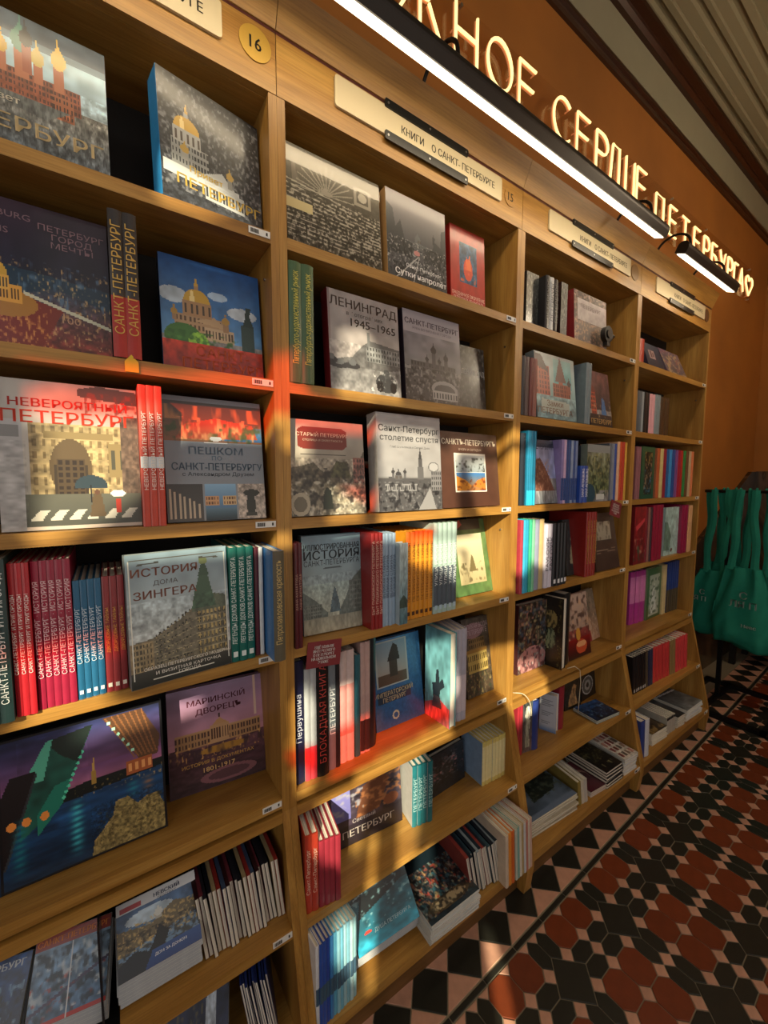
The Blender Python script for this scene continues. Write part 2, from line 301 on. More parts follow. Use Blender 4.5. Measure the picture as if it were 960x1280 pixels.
def A_singer(a):
    a.g('#c4c8c4', '#8098a4', .2, 1); a.n(.18, 4, 5, .4, 1); a.p([(.02, .05), (.98, .05), (.98, .5), (.66, .56), (.3, .36), (.02, .34)], '#6a6450')
    a.p([(.0, .34), (.22, .34), (.22, .1), (0, .1)], '#8a7a5c'); a.b(.02, .12, .2, .33, '#94835f', 6, 5, '#4a4434'); a.p([(.22, .12), (.62, .1), (.64, .52), (.22, .36)], '#6c6654')
    for j in range(6):
        for i in range(10): a.r(.235+i*.037, .14+j*.042+i*.005*(j*.6+.4), .252+i*.037, .165+j*.042+i*.005*(j*.6+.4), '#363528'); a.r(.238+i*.037, .14+j*.042+i*.005*(j*.6+.4), .25+i*.037, .15+j*.042+i*.005*(j*.6+.4), '#9c8f68')
        for i in range(7): a.r(.66+i*.045, .15+j*.062, .685+i*.045, .19+j*.062, '#33321f'); a.e(.672+i*.045, .175+j*.062, .011, .022, '#a8935c')
        a.l(.22, .125+j*.04, .64, .13+j*.062, .003, '#8c8468'); a.l(.64, .135+j*.062, .98, .13+j*.062, .003, '#9c9270')
    a.p([(.6, .5), (.98, .5), (.96, .6), (.8, .63), (.62, .6)], '#57604c'); a.p([(.6, .52), (.86, .52), (.82, .66), (.78, .8), (.7, .8), (.64, .66)], '#3f5a44'); a.p([(.68, .78), (.8, .78), (.76, .88), (.72, .88)], '#38523e'); a.e(.74, .9, .045, .03, '#7c8a58'); a.n(.3, 26, 30, .04, .64)
    a.g('#20241f', '#3c3c34', 0, .12)
    for u in (.03, .97): a.r(u-.004, .06, u+.004, .95, '#dcdccf')
    a.r(.03, .955, .97, .961, '#5a5a50'); a.l(.1, .92, .3, .93, .005, '#4a4a42'); a.l(.7, .93, .9, .92, .005, '#4a4a42')
    a.l(.2, .04, .8, .04, .004, '#dcdccf')
def A_bridge(a):
    a.U = (a.U-.31)/.69
    a.g('#8a4a68', '#24305c', .5, 1); a.g('#b06a7c', '#6a4470', .48, .66); a.n(.35, 4, 12, .5, 1); a.g('#0c2a44', '#1c4470', 0, .52); a.n(.35, 6, 30, 0, .5)
    a.p([(0, .42), (.35, .46), (1, .5), (1, .56), (.5, .56), (.3, .53), (0, .48)], '#0c1614'); a.sp('#e0b060', 70, 50, .74, .44, .53, .4, 1); a.r(.52, .52, .545, .62, '#a8843c'); a.p([(.525, .62), (.54, .62), (.533, .76)], '#c8a050')
    a.p([(.14, .6), (.26, .92), (.54, .96), (.42, .66), (.3, .44), (.1, .3)], '#1c5448'); a.n(.4, 9, 9, .3, .96, .1, .5); a.p([(.26, .92), (.54, .96), (.44, .72), (.34, .8)], '#182822'); a.p([(.12, .66), (.26, .92), (.3, .93), (.24, .66)], '#58b498'); a.p([(.2, .3), (.34, .46), (.4, .62), (.3, .6), (.2, .44)], '#1f7c68')
    for k in range(9): a.e(.35+.015*k, .5+.035*k, .009, .012, '#5cd8b0')
    a.p([(.6, .98), (.86, .98), (.98, .74), (.96, .6), (.84, .58), (.72, .78)], '#5a3c24')
    for k in range(7): a.l(.62+.04*k, .97, .8+.025*k, .62, .005, '#8a5a34')
    for k in range(6): a.e(.64+.03*k, .93-.05*k, .012, .012, '#b0f0d0')
    a.r(.74, .5, .92, .6, '#b86a34'); a.b(.74, .5, .92, .6, '#a85a30', 4, 1, '#e8a060')
    a.p([(0, .12), (.14, .5), (.2, .74), (.06, .74), (0, .6)], '#191416'); a.l(.02, .15, .2, .72, .007, '#30343a')
    for u, c in ((.1, '#1a7a84'), (.42, '#4ad0d8'), (.78, '#2a9aa0'), (.88, '#c87a44')):
        w = np.exp(-((a.U-u-.004*np.sin(a.V*160))/.035)**2)*(.55+.3*np.sin(a.V*150+u*40))*np.clip((.47-a.V)*14, 0, 1)*np.clip((a.V-(.04 if u < .6 else .3))*8, 0, 1); w = w[..., None]; a.C = a.C*(1-w)+np.array([int(c[i:i+2], 16)/255 for i in (1, 3, 5)])*w
    for u in (.06, .14, .24): a.e(u, .42, .025, .03, '#e89040')
    a.p([(.5, .0), (1, .0), (1, .16), (.94, .3), (.86, .3), (.8, .27), (.74, .35), (.66, .34), (.64, .24), (.52, .12)], '#8a7a4c'); a.n(.5, 60, 60, 0, .36, .5, 1); a.sp('#4a4026', 60, 50, .68, 0, .3, .55, 1)
    a.g('#17405c', '#17405c', 0, .0); 
    for e in ((0, 0, .012, 1), (.985, 0, 1, 1), (0, 0, 1, .012), (0, .988, 1, 1)): a.r(*e, '#0a0c10')
def A_mariinsky(a):
    a.g('#c88a94', '#8c7498', .4, 1); a.n(.15, 4, 8, .5, 1); a.g('#38242c', '#5c3c44', 0, .44); a.n(.35, 10, 26, 0, .44); a.r(.9, .6, .925, 1, '#d8b8a8')
    a.b(.06, .42, .96, .56, '#a88058', 28, 2, '#4c3430'); a.r(.06, .56, .96, .575, '#b89068'); a.b(.42, .42, .62, .6, '#b89068', 7, 1, '#54382c'); a.p([(.44, .6), (.6, .6), (.52, .66)], '#b88c60'); a.r(.51, .66, .53, .7, '#4c3430')
    a.sp('#e8b060', 60, 30, .72, .3, .44); a.e(.55, .36, .26, .035, '#a87a34'); a.sp('#3a2830', 20, 8, .6, .3, .4); a.e(.6, .1, .3, .07, '#7c5058'); a.e(.6, .1, .22, .045, '#54343c')
def A_nevsky(a):
    a.g('#c4c8cc', '#c4c8cc'); a.g('#6a8aa8', '#3c5c84', .1, .84); a.r(.04, .86, .3, .93, '#a8303a'); a.e(.4, .7, .3, .1, '#a8bccc'); a.n(.3, 8, 8, .3, .84)
    a.p([(0, .3), (1, .45), (1, .6), (.7, .72), (.4, .55), (0, .64)], '#6a6048'); a.sp('#c8a868', 40, 40, .62, .3, .66); a.sp('#2c2a24', 26, 30, .55, .1, .5); a.o(.5, .58, .1, '#c8ccc8', '#a8a8a0', .04)
    a.p([(.2, .0), (.5, .1), (.62, .36), (.5, .5), (.42, .3)], '#14181c'); a.g('#1c3a74', '#2a4c88', 0, .2, .3, 1); a.p([(0, 0), (.3, 0), (.4, .2), (.2, .3), (0, .2)], '#1a222c')
def A_redmag(a): 
    a.g('#48688a', '#7a98b4', 0, .84); a.r(0, .84, 1, 1, '#8c2a1c'); a.n(.4, 8, 10, 0, .84); a.sp('#c8d0d4', 14, 10, .62, .1, .8); a.sp('#26323c', 16, 14, .6, .0, .8); a.l(0, .15, 1, .5, .02, '#4a4864'); a.sp('#b03a30', 20, 20, .8, 0, .5); a.r(0, 0, 1, .05, '#a8302c'); a.r(.49, 0, .5, .84, '#c8ccd0')
def A_bluemag(a): a.g('#0c1c34', '#244a80'); a.n(.5, 8, 10); a.sp('#8ab0c8', 20, 14, .7, .1, .7); a.sp('#0c1420', 20, 14, .6, .0, .6)
def A_statue(a): a.g('#141c38', '#24345c'); a.n(.4, 10, 10); a.sp('#5c5038', 24, 24, .6, 0, .6, 0, .6); a.p([(.62, .0), (.82, .0), (.8, .4), (.84, .55), (.78, .66), (.68, .62), (.66, .45)], '#a8b4c0'); a.e(.74, .7, .05, .05, '#a8b4c0'); a.n(.3, 20, 20, 0, .8, .55, .9)
def A_crowd(a):
    a.g('#484846', '#1a1a1a'); a.n(.5, 30, 30); a.r(.06, .62, .3, .92, '#5c5a56'); a.e(.4, .78, .3, .22, '#3c3c3a', .6)
    for k in range(14): a.l(.4, .62, .4+.3*math.cos(k*.24+.1), .62+.3*math.sin(k*.24+.1), .006, '#8a8a86')
    a.r(.7, .66, .9, .86, '#8a8a86'); a.r(.73, .69, .87, .83, '#3a3a38'); a.e(.8, .76, .05, .05, '#a8a8a4')
    for k in range(13): a.l(0, .1+.045*k, 1, .02+.035*k+.1, .007, '#a8a8a4')
    a.sp('#b8b8b4', 60, 40, .64, 0, .6); a.sp('#121212', 50, 36, .56, 0, .6); a.r(0, .36, .25, .46, '#c8c098')
def A_sutki(a):
    a.g('#46484c', '#746a6e', .5, 1); a.g('#3a3c40', '#54565a', 0, .5); a.p([(0, .3), (0, .85), (.1, .8), (.14, .6), (.22, .7), (.28, .5), (.4, .48), (.4, .3)], '#2c2e32'); a.p([(1, .3), (1, .8), (.92, .76), (.9, .56), (.8, .6), (.74, .48), (.6, .47), (.6, .3)], '#303236')
    a.d(.5, .5, .1, '#5c5e62', '#5c5e62'); a.o(.78, .56, .05, '#2c2e32', '#2c2e32', .06); a.sp('#b8b8b8', 60, 50, .68, .15, .5); a.sp('#141416', 40, 36, .62, .0, .48); a.l(.1, 0, .5, .34, .008, '#a8a8a8'); a.l(.4, 0, .52, .34, .006, '#a8a8a8'); a.e(.48, .38, .05, .03, '#b87a78')
def A_redbook(a): a.g('#a8241c', '#9c2820'); a.n(.12, 8, 8); a.r(.25, .32, .76, .82, '#2a4a6c'); a.n(.5, 16, 20, .32, .82, .25, .76); a.e(.5, .5, .13, .14, '#c8482c'); a.p([(.4, .5), (.46, .66), (.5, .6), (.55, .7), (.6, .5)], '#e06a38'); a.sp('#d8583c', 16, 20, .7, .34, .6, .28, .74)
def A_leningrad(a):
    a.g('#8f8a88', '#a8a09c', .3, 1); a.n(.12, 6, 6); a.p([(0, .3), (.3, .36), (.46, .5), (.56, .56), (1, .52), (1, .3), (.6, .24), (0, .26)], '#5c5c5c'); a.b(.5, .34, 1, .5, '#7a7c7c', 12, 3, '#3a3c3c'); a.r(.52, .48, .56, .64, '#6a6c6c'); a.g('#8a8a8a', '#6a6a6a', 0, .26); a.n(.3, 20, 20, 0, .5)
    for u, v, s in ((.12, .26, .14), (.3, .27, .1), (.02, .3, .08)): a.e(u, v, s, .035, '#2c2c2e'); a.e(u, v+.03, s*.5, .03, '#5a5c5e')
    a.e(.78, .14, .16, .1, '#303234'); a.e(.68, .1, .05, .06, '#141414'); a.e(.88, .1, .05, .06, '#141414'); a.e(.78, .24, .05, .05, '#3c3e40'); a.sp('#d0d0d0', 30, 30, .72, .04, .26, .55, 1); a.r(0, .5, .03, 1, '#8a7c7c')
def A_bwcath(a):
    a.g('#6a6a6e', '#a09ca4', .4, 1); a.n(.25, 5, 8, .4, .9); a.r(0, .76, 1, 1, '#a8a2a8'); a.b(.1, .34, .9, .46, '#4a4a4c', 16, 2, '#2a2a2c'); a.o(.5, .42, .1, '#2c2c2e', '#4a4a4c', .16); a.o(.72, .42, .09, '#303032', '#4a4a4c', .1); a.o(.38, .42, .06, '#303032', '#4a4a4c', .06); a.o(.6, .42, .06, '#303032', '#4a4a4c', .06)
    a.g('#3c3c3e', '#4a4a4c', 0, .36); a.sp('#8a8a8c', 40, 40, .64, 0, .4); a.sp('#1a1a1c', 26, 30, .6, 0, .4); a.e(.68, .18, .24, .1, '#8a8a8c', .16); a.e(.68, .17, .19, .07, '#4a4a4c', .16); a.r(.46, .06, .92, .16, '#9a9a9c'); a.b(.46, .06, .92, .16, '#9a9a9c', 9, 1, '#2c2c2e')
def A_darkphoto(a): a.g('#2c2e2e', '#3c4040'); a.n(.5, 14, 14); a.sp('#7c807c', 24, 24, .66); a.sp('#101212', 16, 18, .6)
def A_stary(a):
    a.g('#988e7c', '#a8a49c', .4, 1); a.n(.12, 5, 5); a.p([(.12, .72), (.18, .7), (.7, .7), (.76, .74), (.76, .9), (.7, .93), (.18, .93), (.12, .9)], '#7a2c20'); a.r(.14, .64, .74, .647, '#4a443c'); a.r(.14, .62, .74, .624, '#4a443c')
    a.p([(.0, .5), (.16, .52), (.3, .56), (.42, .46), (.5, .46), (.6, .56), (.76, .58), (.8, .4), (1, .7), (1, .2), (0, .2)], '#5c5648'); a.b(.84, .3, 1, .62, '#8a5a50', 4, 5, '#4a3a34'); a.p([(.5, .4), (.8, .4), (.74, .56), (.6, .58)], '#4a4a34'); a.g('#8a8474', '#6a6454', 0, .34); a.n(.5, 24, 24, 0, .6); a.sp('#c8c4b4', 26, 26, .66, 0, .4); a.sp('#262420', 20, 22, .62, .0, .5); a.p([(.4, .06), (.54, .06), (.52, .26), (.46, .3), (.42, .24)], '#20261f'); a.e(.12, .12, .12, .12, '#a8a08c'); a.e(.12, .12, .08, .08, '#6a6454')
def A_stoletie(a):
    a.g('#8e8e90', '#a4a2a2', .35, 1); a.n(.1, 5, 8); a.g('#3a3a3c', '#4c4c4e', 0, .34); a.s_(.32, .05, '#4c4c4e', 26); a.d(.3, .32, .1, '#5c5c5e', '#3a3a3c'); a.o(.22, .34, .05, '#3a3a3c', '#5c5c5e', .05); a.o(.4, .34, .05, '#3a3a3c', '#5c5c5e', .05)
    a.r(.6, .32, .7, .46, '#5c5c5e'); a.r(.62, .46, .68, .54, '#4c4c4e'); a.p([(.62, .54), (.68, .54), (.65, .66)], '#38383a'); a.b(.1, .2, .6, .28, '#8a8a8c', 16, 1, '#3a3a3c'); a.sp('#7c7c7e', 40, 40, .66, 0, .3); a.sp('#1c1c1e', 30, 30, .62, 0, .3); a.p([(.6, .0), (.9, .0), (.8, .24)], '#8a8a8c'); a.b(.82, .2, 1, .42, '#77777a', 5, 4, '#3a3a3c'); a.e(.87, .46, .09, .055, '#5a5a5c'); a.e(.87, .46, .078, .045, '#a0a0a2')
def A_browninset(a):
    a.g('#4a3026', '#50362c'); a.n(.1, 8, 8); a.r(.22, .2, .77, .72, '#e0dcd0'); a.g('#8a98a0', '#c8ccc8', .47, .7, .24, .75); a.sp('#3c403c', 26, 26, .6, .47, .66, .24, .75); a.g('#b8763a', '#3a78b8', .22, .46, .24, .75); a.p([(.24, .22), (.24, .42), (.4, .36), (.5, .28), (.42, .22)], '#d08a30'); a.p([(.75, .22), (.75, .4), (.6, .36), (.52, .28)], '#c87834'); a.sp('#6a3018', 26, 26, .66, .22, .4, .24, .75)
def A_illustr(a):
    a.g('#9aa098', '#7c9cac', .1, 1); a.g('#a8a894', '#98aca8', .1, .5); a.n(.08, 5, 6); a.p([(0, .1), (0, .44), (.2, .34), (.4, .2), (.42, .1)], '#5f6a64'); a.p([(1, .1), (1, .62), (.84, .52), (.72, .34), (.6, .2), (.6, .1)], '#5c6660'); a.p([(.44, .2), (.62, .2), (.6, .3), (.535, .46), (.52, .46), (.46, .3)], '#4c6068'); a.b(.78, .2, 1, .5, '#68706a', 7, 6, '#4a524e'); a.b(0, .16, .3, .3, '#6c746c', 8, 4, '#4c544e'); a.n(.25, 30, 30, .08, .6); a.g('#a8a490', '#8c8c7c', 0, .16); a.n(.2, 30, 16, 0, .16); a.e(.5, .66, .16, .01, '#4a585c')
def A_lake(a): a.g('#4a6a74', '#b8c8c8'); a.p([(0, .3), (.5, .36), (1, .3), (1, .2), (0, .2)], '#3c4c44'); a.n(.3, 6, 12)
def A_greenframe(a): a.g('#4c6a3c', '#5c7c4c'); a.n(.2, 10, 10); a.r(.12, .14, .86, .8, '#c8bc94'); a.g('#a89c74', '#d4ccac', .14, .8, .12, .86); a.sp('#5c5438', 16, 16, .62, .16, .42, .14, .84); a.p([(.4, .3), (.6, .3), (.54, .5), (.5, .52)], '#6a6040'); a.r(.12, .86, .86, 1, '#4a4238'); a.p([(.2, .88), (.34, .93), (.28, 1), (.16, .96)], '#b8544a')
def A_imper(a): a.g('#28588c', '#3a74a8'); a.n(.15, 40, 40); a.r(.06, .46, .72, .98, '#a8b0b0'); a.g('#b0a090', '#7c98ac', .48, .96, .1, .68); a.r(.1, .48, .68, .6, '#5c4a3c'); a.r(.34, .56, .5, .74, '#3c342c'); a.p([(.3, .74), (.56, .74), (.52, .9), (.44, .94), (.36, .84)], '#2c2824'); a.r(.06, .28, .74, .42, '#27384c'); a.e(.4, .12, .07, .05, '#c9c8a8'); a.e(.4, .12, .045, .03, '#3a6090')
def A_horse(a): a.g('#7ab8bc', '#5f98a4'); a.n(.25, 6, 8); a.p([(0, .0), (1, .0), (1, .2), (.6, .26), (0, .14)], '#c85a5c'); a.n(.3, 20, 10, 0, .26); a.p([(.34, .26), (.6, .26), (.64, .36), (.8, .42), (.72, .5), (.6, .44), (.56, .58), (.46, .56), (.44, .42), (.3, .4)], '#26323a'); a.p([(.3, .14), (.7, .16), (.62, .28), (.36, .28)], '#4a4448')
def A_church(a): a.g('#3c342c', '#4a443c'); a.n(.4, 10, 14); a.e(.4, .84, .4, .1, '#8a6a70'); a.b(.12, .3, .86, .55, '#a89454', 10, 2, '#3c3018'); a.r(.1, .55, .88, .6, '#8a6a34'); a.b(.2, .6, .8, .74, '#6c5838', 8, 2, '#2a2018'); a.sp('#24342a', 20, 24, .6, 0, .3); a.sp('#98885a', 30, 30, .7, 0, .5)
def A_collage(a): a.g('#2c2430', '#48404c'); a.n(.5, 9, 9); a.g('#6a6aa8', '#8888c8', .45, 1, .12, .34); a.p([(.4, .4), (.7, .42), (.85, .9), (.75, 1), (.5, .9)], '#6c4430'); a.sp('#b87a4c', 18, 18, .62, .4, 1, .4, 1); a.sp('#a8a8b0', 16, 16, .68, .5, 1, 0, .5); a.e(.86, .5, .1, .1, '#7a4a34'); a.g('#241e24', '#2c2630', 0, .34)
def A_engrave(a): a.g('#1c2024', '#282c30'); a.n(.4, 10, 10); a.sp('#6a686c', 10, 16, .58, .3, .9, .1, .8); a.sp('#a86a6c', 12, 18, .74, .3, .8); a.sp('#141618', 26, 26, .6, .2, .9)
def A_river(a): a.g('#1c6478', '#24343c', 0, 1); a.g('#16282e', '#2c4048', .45, 1); a.n(.5, 6, 12); a.p([(.1, .3), (.9, .46), (.94, .56), (.2, .5)], '#0c1416'); a.l(.1, .5, .9, .66, .008, '#8aa4a8'); a.sp('#8ab8c0', 16, 30, .74, .2, .9); a.g('#2a98b8', '#1c6c80', 0, .2); a.n(.4, 6, 16, 0, .2); a.e(.2, .16, .06, .015, '#c03a30')
def A_mosaic(a):
    a.g('#26343c', '#1c2a34'); a.n(.5, 8, 8)
    for c, t in (('#8a5a4c', .6), ('#b8b09c', .66), ('#3c6a78', .62), ('#c8a068', .72), ('#14181c', .6), ('#a83c34', .76)): a.sp(c, 22, 18, t, .06, .8)
    a.e(.5, .16, .42, .1, '#5c503c'); a.e(.5, .16, .34, .07, '#a89878'); a.sp('#2c2c2a', 24, 20, .58, .06, .26); a.r(0, .8, 1, 1, '#1a2830')
def A_redwhite(a): a.g('#4a3430', '#3a2c2a'); a.sp('#8a6a5c', 26, 26, .6); a.g('#9a9090', '#a89ca0', .42, .86, .1, 1); a.n(.15, 10, 10, .42, .86); a.sp('#b89890', 20, 20, .7, .86, 1); a.g('#3c302c', '#5c4a40', 0, .4, .1); a.sp('#a87a60', 30, 30, .62, 0, .4)
def A_castle(a): a.g('#8ab0b0', '#a8b0ac', .3, 1); a.g('#5c9ca4', '#8ab4b0', .5, .95, .45, .9); a.n(.2, 5, 5); a.b(.0, .36, .34, .8, '#a4503c', 5, 6, '#5c2c28'); a.p([(0, .8), (.34, .7), (.16, .96), (0, .98)], '#4a3434'); a.o(.62, .4, .16, '#5c4038', '#9a5040', .26); a.b(.42, .36, .86, .56, '#94503e', 8, 3, '#5a302a'); a.o(.84, .44, .1, '#4a3a38', '#8a4c40', .12); a.p([(.48, .6), (.76, .6), (.62, 1)], '#6a4a44'); a.g('#6a8890', '#8aa8ac', 0, .36); a.n(.4, 14, 14, 0, .36); a.p([(.1, .1), (.8, .06), (.82, .28), (.12, .3)], '#a8b0a8')
def A_castle2(a): a.g('#2c2428', '#7a4a48', .3, 1); a.n(.4, 8, 8); a.b(.1, .2, .3, .62, '#b85038', 3, 5, '#4a2420'); a.p([(.06, .62), (.34, .62), (.2, .76)], '#7a3428'); a.p([(.5, .1), (.8, .1), (.7, .5), (.6, .56)], '#3c70a8'); a.g('#1c1a1c', '#2c2428', 0, .22); a.sp('#a89878', 16, 16, .7, .1, .5)
def A_oldpet(a): a.g('#8a94c0', '#9a98b4', .4, 1); a.n(.3, 6, 6); a.p([(0, .1), (.0, .66), (.3, .72), (.6, .5), (.9, .2), (.9, .05)], '#6a4438'); a.sp('#a07864', 22, 26, .62, .1, .7, 0, .7); a.g('#6a7078', '#8a8c90', 0, .2); a.n(.4, 20, 10, 0, .2); a.r(0, .88, 1, 1, '#3a4054')
def A_map(a): a.g('#5c6a48', '#7a8074', .2, 1); a.n(.5, 8, 8); a.sp('#8a8a5c', 24, 24, .6, .1, .85); a.sp('#2c3a2c', 16, 16, .62, .1, .8); a.e(.1, .14, .3, .18, '#2c4c5c'); a.r(0, .86, 1, 1, '#8a9090'); a.r(.45, .04, .8, .14, '#c8ccc8')
def A_sculpt(a): a.g('#26302f', '#343c40'); a.n(.4, 8, 8); a.p([(.3, .2), (.7, .18), (.6, .3), (.7, .5), (.55, .62), (.4, .45)], '#a8a080'); a.e(.55, .64, .08, .05, '#b0a888')
def A_redorn(a): a.g('#6a141c', '#8c2024'); a.n(.3, 6, 8); a.p([(.1, .66), (.9, .8), (.9, .74), (.2, .58)], '#c84048'); a.sp('#b08a70', 12, 14, .66, .1, .45); a.sp('#3c5a40', 12, 14, .68, .05, .35)
def A_brownbook(a): a.g('#42302a', '#544840'); a.n(.12, 6, 6); a.g('#9a9484', '#b0a894', .52, .84, .1, .78); a.sp('#6a6050', 16, 16, .6, .52, .84, .1, .78); a.l(.1, .34, .9, .36, .006, '#8a7868'); a.l(.1, .3, .9, .32, .004, '#8a7868')
def A_ornate(a):
    a.g('#241c20', '#2c2a24')
    for c, t in (('#6a4a3c', .58), ('#a87a6c', .66), ('#8a8a6a', .7), ('#3c5068', .66), ('#b8a070', .76)): a.sp(c, 14, 18, t)
    a.e(.5, .16, .5, .2, '#b08080'); a.sp('#4a2c34', 18, 18, .56, 0, .34); a.sp('#a8c8c0', 18, 18, .74, 0, .3)
def A_blackorn(a): a.g('#101010', '#161614'); a.e(.42, .68, .32, .14, '#8a7c4c'); a.sp('#20201a', 14, 20, .5, .5, .86); a.e(.42, .4, .26, .16, '#7c8a6c'); a.sp('#16201c', 14, 20, .52, .2, .56); a.sp('#6a6238', 24, 40, .66, 0, 1, .78, .95)
def A_ladies(a): a.g('#7a1c1c', '#b89c8c', .2, .8); a.g('#a89080', '#c0a898', .45, 1); a.sp('#4a342c', 10, 14, .6, .3, 1); a.sp('#c8a080', 10, 14, .66, .3, .9); a.g('#2c1614', '#8c1f1c', 0, .3); a.e(.6, .16, .24, .11, '#c05030'); a.e(.6, .2, .22, .05, '#e0a070'); a.e(.5, .36, .1, .1, '#c8903c')
def A_lace(a): a.g('#b08a70', '#8a8070'); a.n(.2, 8, 8); a.e(.35, .7, .2, .16, '#6c6a5c'); a.e(.35, .7, .12, .1, '#a8a08c'); a.sp('#d0b8a0', 18, 18, .6, 0, .5); a.sp('#6a6458', 22, 22, .66, .4, 1); a.g('#8c2c34', '#8c2c34', .0, .22, .0, .4)
def A_whitestat(a): a.g('#5c4c4c', '#3c4444'); a.e(.5, .74, .3, .14, '#d0d0c0'); a.p([(.3, .1), (.7, .1), (.66, .4), (.8, .6), (.3, .66)], '#8c8c7c'); a.n(.4, 10, 12)
def A_whitetext(a):
    a.g('#b8bcc8', '#c4c8d0')
    for k in range(16): a.r(.1, .2+k*.045, .5+.4*((k*7) % 5)/5, .212+k*.045, '#8a8e98')
    a.g('#5c78a8', '#b8bcc8', 0, .16)
def A_animal(a): a.g('#24221c', '#34322a'); a.p([(.2, .1), (.8, .1), (.7, .5), (.8, .7), (.6, .8), (.4, .5), (.3, .4)], '#8a6c48'); a.n(.5, 10, 10)
def A_plate(a): a.g('#17171a', '#1c1c1e'); a.e(.45, .52, .38, .36, '#a8a8a8'); a.e(.45, .52, .34, .32, '#4a4c4c'); a.e(.45, .52, .2, .2, '#8a8c8a'); a.e(.45, .52, .1, .1, '#2c2c2c')
def A_bigblue(a): a.g('#5c6c80', '#465462'); a.n(.3, 5, 5); a.p([(.3, .3), (.8, .36), (1, .6), (.9, 1), (.3, 1), (.4, .7)], '#242c28'); a.sp('#4a5448', 20, 20, .62, .3, 1, .3, 1); a.p([(0, 0), (1, 0), (1, .1), (0, .1)], '#64748c')
def A_maroon(a): a.g('#4a1c28', '#5c2430'); a.e(.5, .5, .4, .2, '#8a6a60'); a.e(.5, .46, .36, .16, '#3c1420')
def A_blackbox(a): a.g('#16181a', '#20241f'); a.sp('#5c5a40', 14, 24, .62, .3, 1); a.sp('#a8a070', 30, 4, .72, .1, .2)
def A_photos(a):
    a.g('#c0bcb4', '#c8c4bc')
    for j in range(4):
        for i in range(4): a.r(.06+i*.24, .06+j*.23, .06+i*.24+.17, .06+j*.23+.16, ['#6a3434', '#8a7468', '#7c3c40', '#5a5450', '#a87a70'][(i*3+j*2) % 5])
    a.n(.3, 16, 16)
def A_navyplain(a): a.g('#222c3c', '#2c384c'); a.r(.25, .4, .6, .75, '#a89090'); a.r(.34, .45, .42, .7, '#4c2c2c'); a.r(.46, .48, .54, .66, '#4c2c2c')
def A_goldnoise(a): a.g('#4a4458', '#5c4c68'); a.sp('#b8a070', 12, 12, .55); a.sp('#8a4a48', 12, 12, .66); a.sp('#3c3c44', 12, 12, .66)
def A_greenorn(a): a.g('#28503a', '#2c5c40'); a.r(.2, .08, .82, .9, '#16201c'); a.sp('#b09070', 12, 20, .62, .1, .7, .22, .8); a.sp('#4a84a8', 12, 20, .68, .1, .6, .22, .8); a.sp('#a89050', 12, 20, .62, .7, .9, .22, .8)
def A_mapwhite(a): a.g('#a0c0c0', '#a8c4c0'); a.p([(0, .1), (.4, .1), (.5, .4), (.2, .7), (0, .7)], '#6a8478'); a.n(.25, 8, 10); a.e(.55, .1, .08, .04, '#6a4a3c')
def A_greenwhite(a): a.g('#3c5c3c', '#4c7450'); a.r(.16, .06, .86, .86, '#a8b8ac'); a.p([(.3, .1), (.7, .1), (.6, .5), (.5, .7), (.3, .4)], '#d0dcdc'); a.sp('#2c4c38', 10, 16, .6, .1, .8, .16, .86)
def A_goldnoise2(a): a.g('#3a2c1c', '#4a3a24'); a.sp('#a08450', 12, 10, .55); a.sp('#1c1410', 12, 10, .6)
def A_greymag(a): a.g('#2a2c30', '#5c6064'); a.n(.3, 6, 6)
def A_greymag2(a): a.g('#6a7074', '#3a3e44'); a.n(.4, 6, 6); a.l(0, .9, 1, .8, .03, '#c8ccd0')
ARTFN = {k[2:]: v for k, v in list(globals().items()) if k.startswith('A_')}
def picture(name, art, w, h, cell, flat=False):
    nx = max(8, int(w/cell)); ny = max(8, int(h/cell)); a = Art(nx, ny, w/h); ARTFN[art](a)
    C = np.clip(a.C, 0, 1); C = np.where(C <= .04045, C/12.92, ((C+.055)/1.055)**2.4)
    xs = np.linspace(0, w, nx+1); zs = np.linspace(0, h, ny+1); X, Z = np.meshgrid(xs, zs); O = np.zeros_like(X)
    v = np.stack([X, Z, O] if flat else [X, O, Z], -1).reshape(-1, 3)
    i = np.arange(nx*ny); r = i//nx; c = i % nx; a0 = r*(nx+1)+c
    f = np.stack([a0, a0+1, a0+nx+2, a0+nx+1], 1)
    me = bpy.data.meshes.new(name); me.vertices.add(len(v)); me.vertices.foreach_set('co', v.ravel()); me.loops.add(len(f)*4); me.polygons.add(len(f))
    me.polygons.foreach_set('loop_start', np.arange(len(f))*4); me.polygons.foreach_set('loop_total', np.full(len(f), 4)); me.loops.foreach_set('vertex_index', f.ravel()); me.update()
    ca = me.color_attributes.new('Col', 'FLOAT_COLOR', 'CORNER'); cc = np.ones((len(f), 4, 4)); cc[..., :3] = C.reshape(-1, 1, 3); ca.data.foreach_set('color', cc.ravel())
    me.materials.append(M_ART); return me
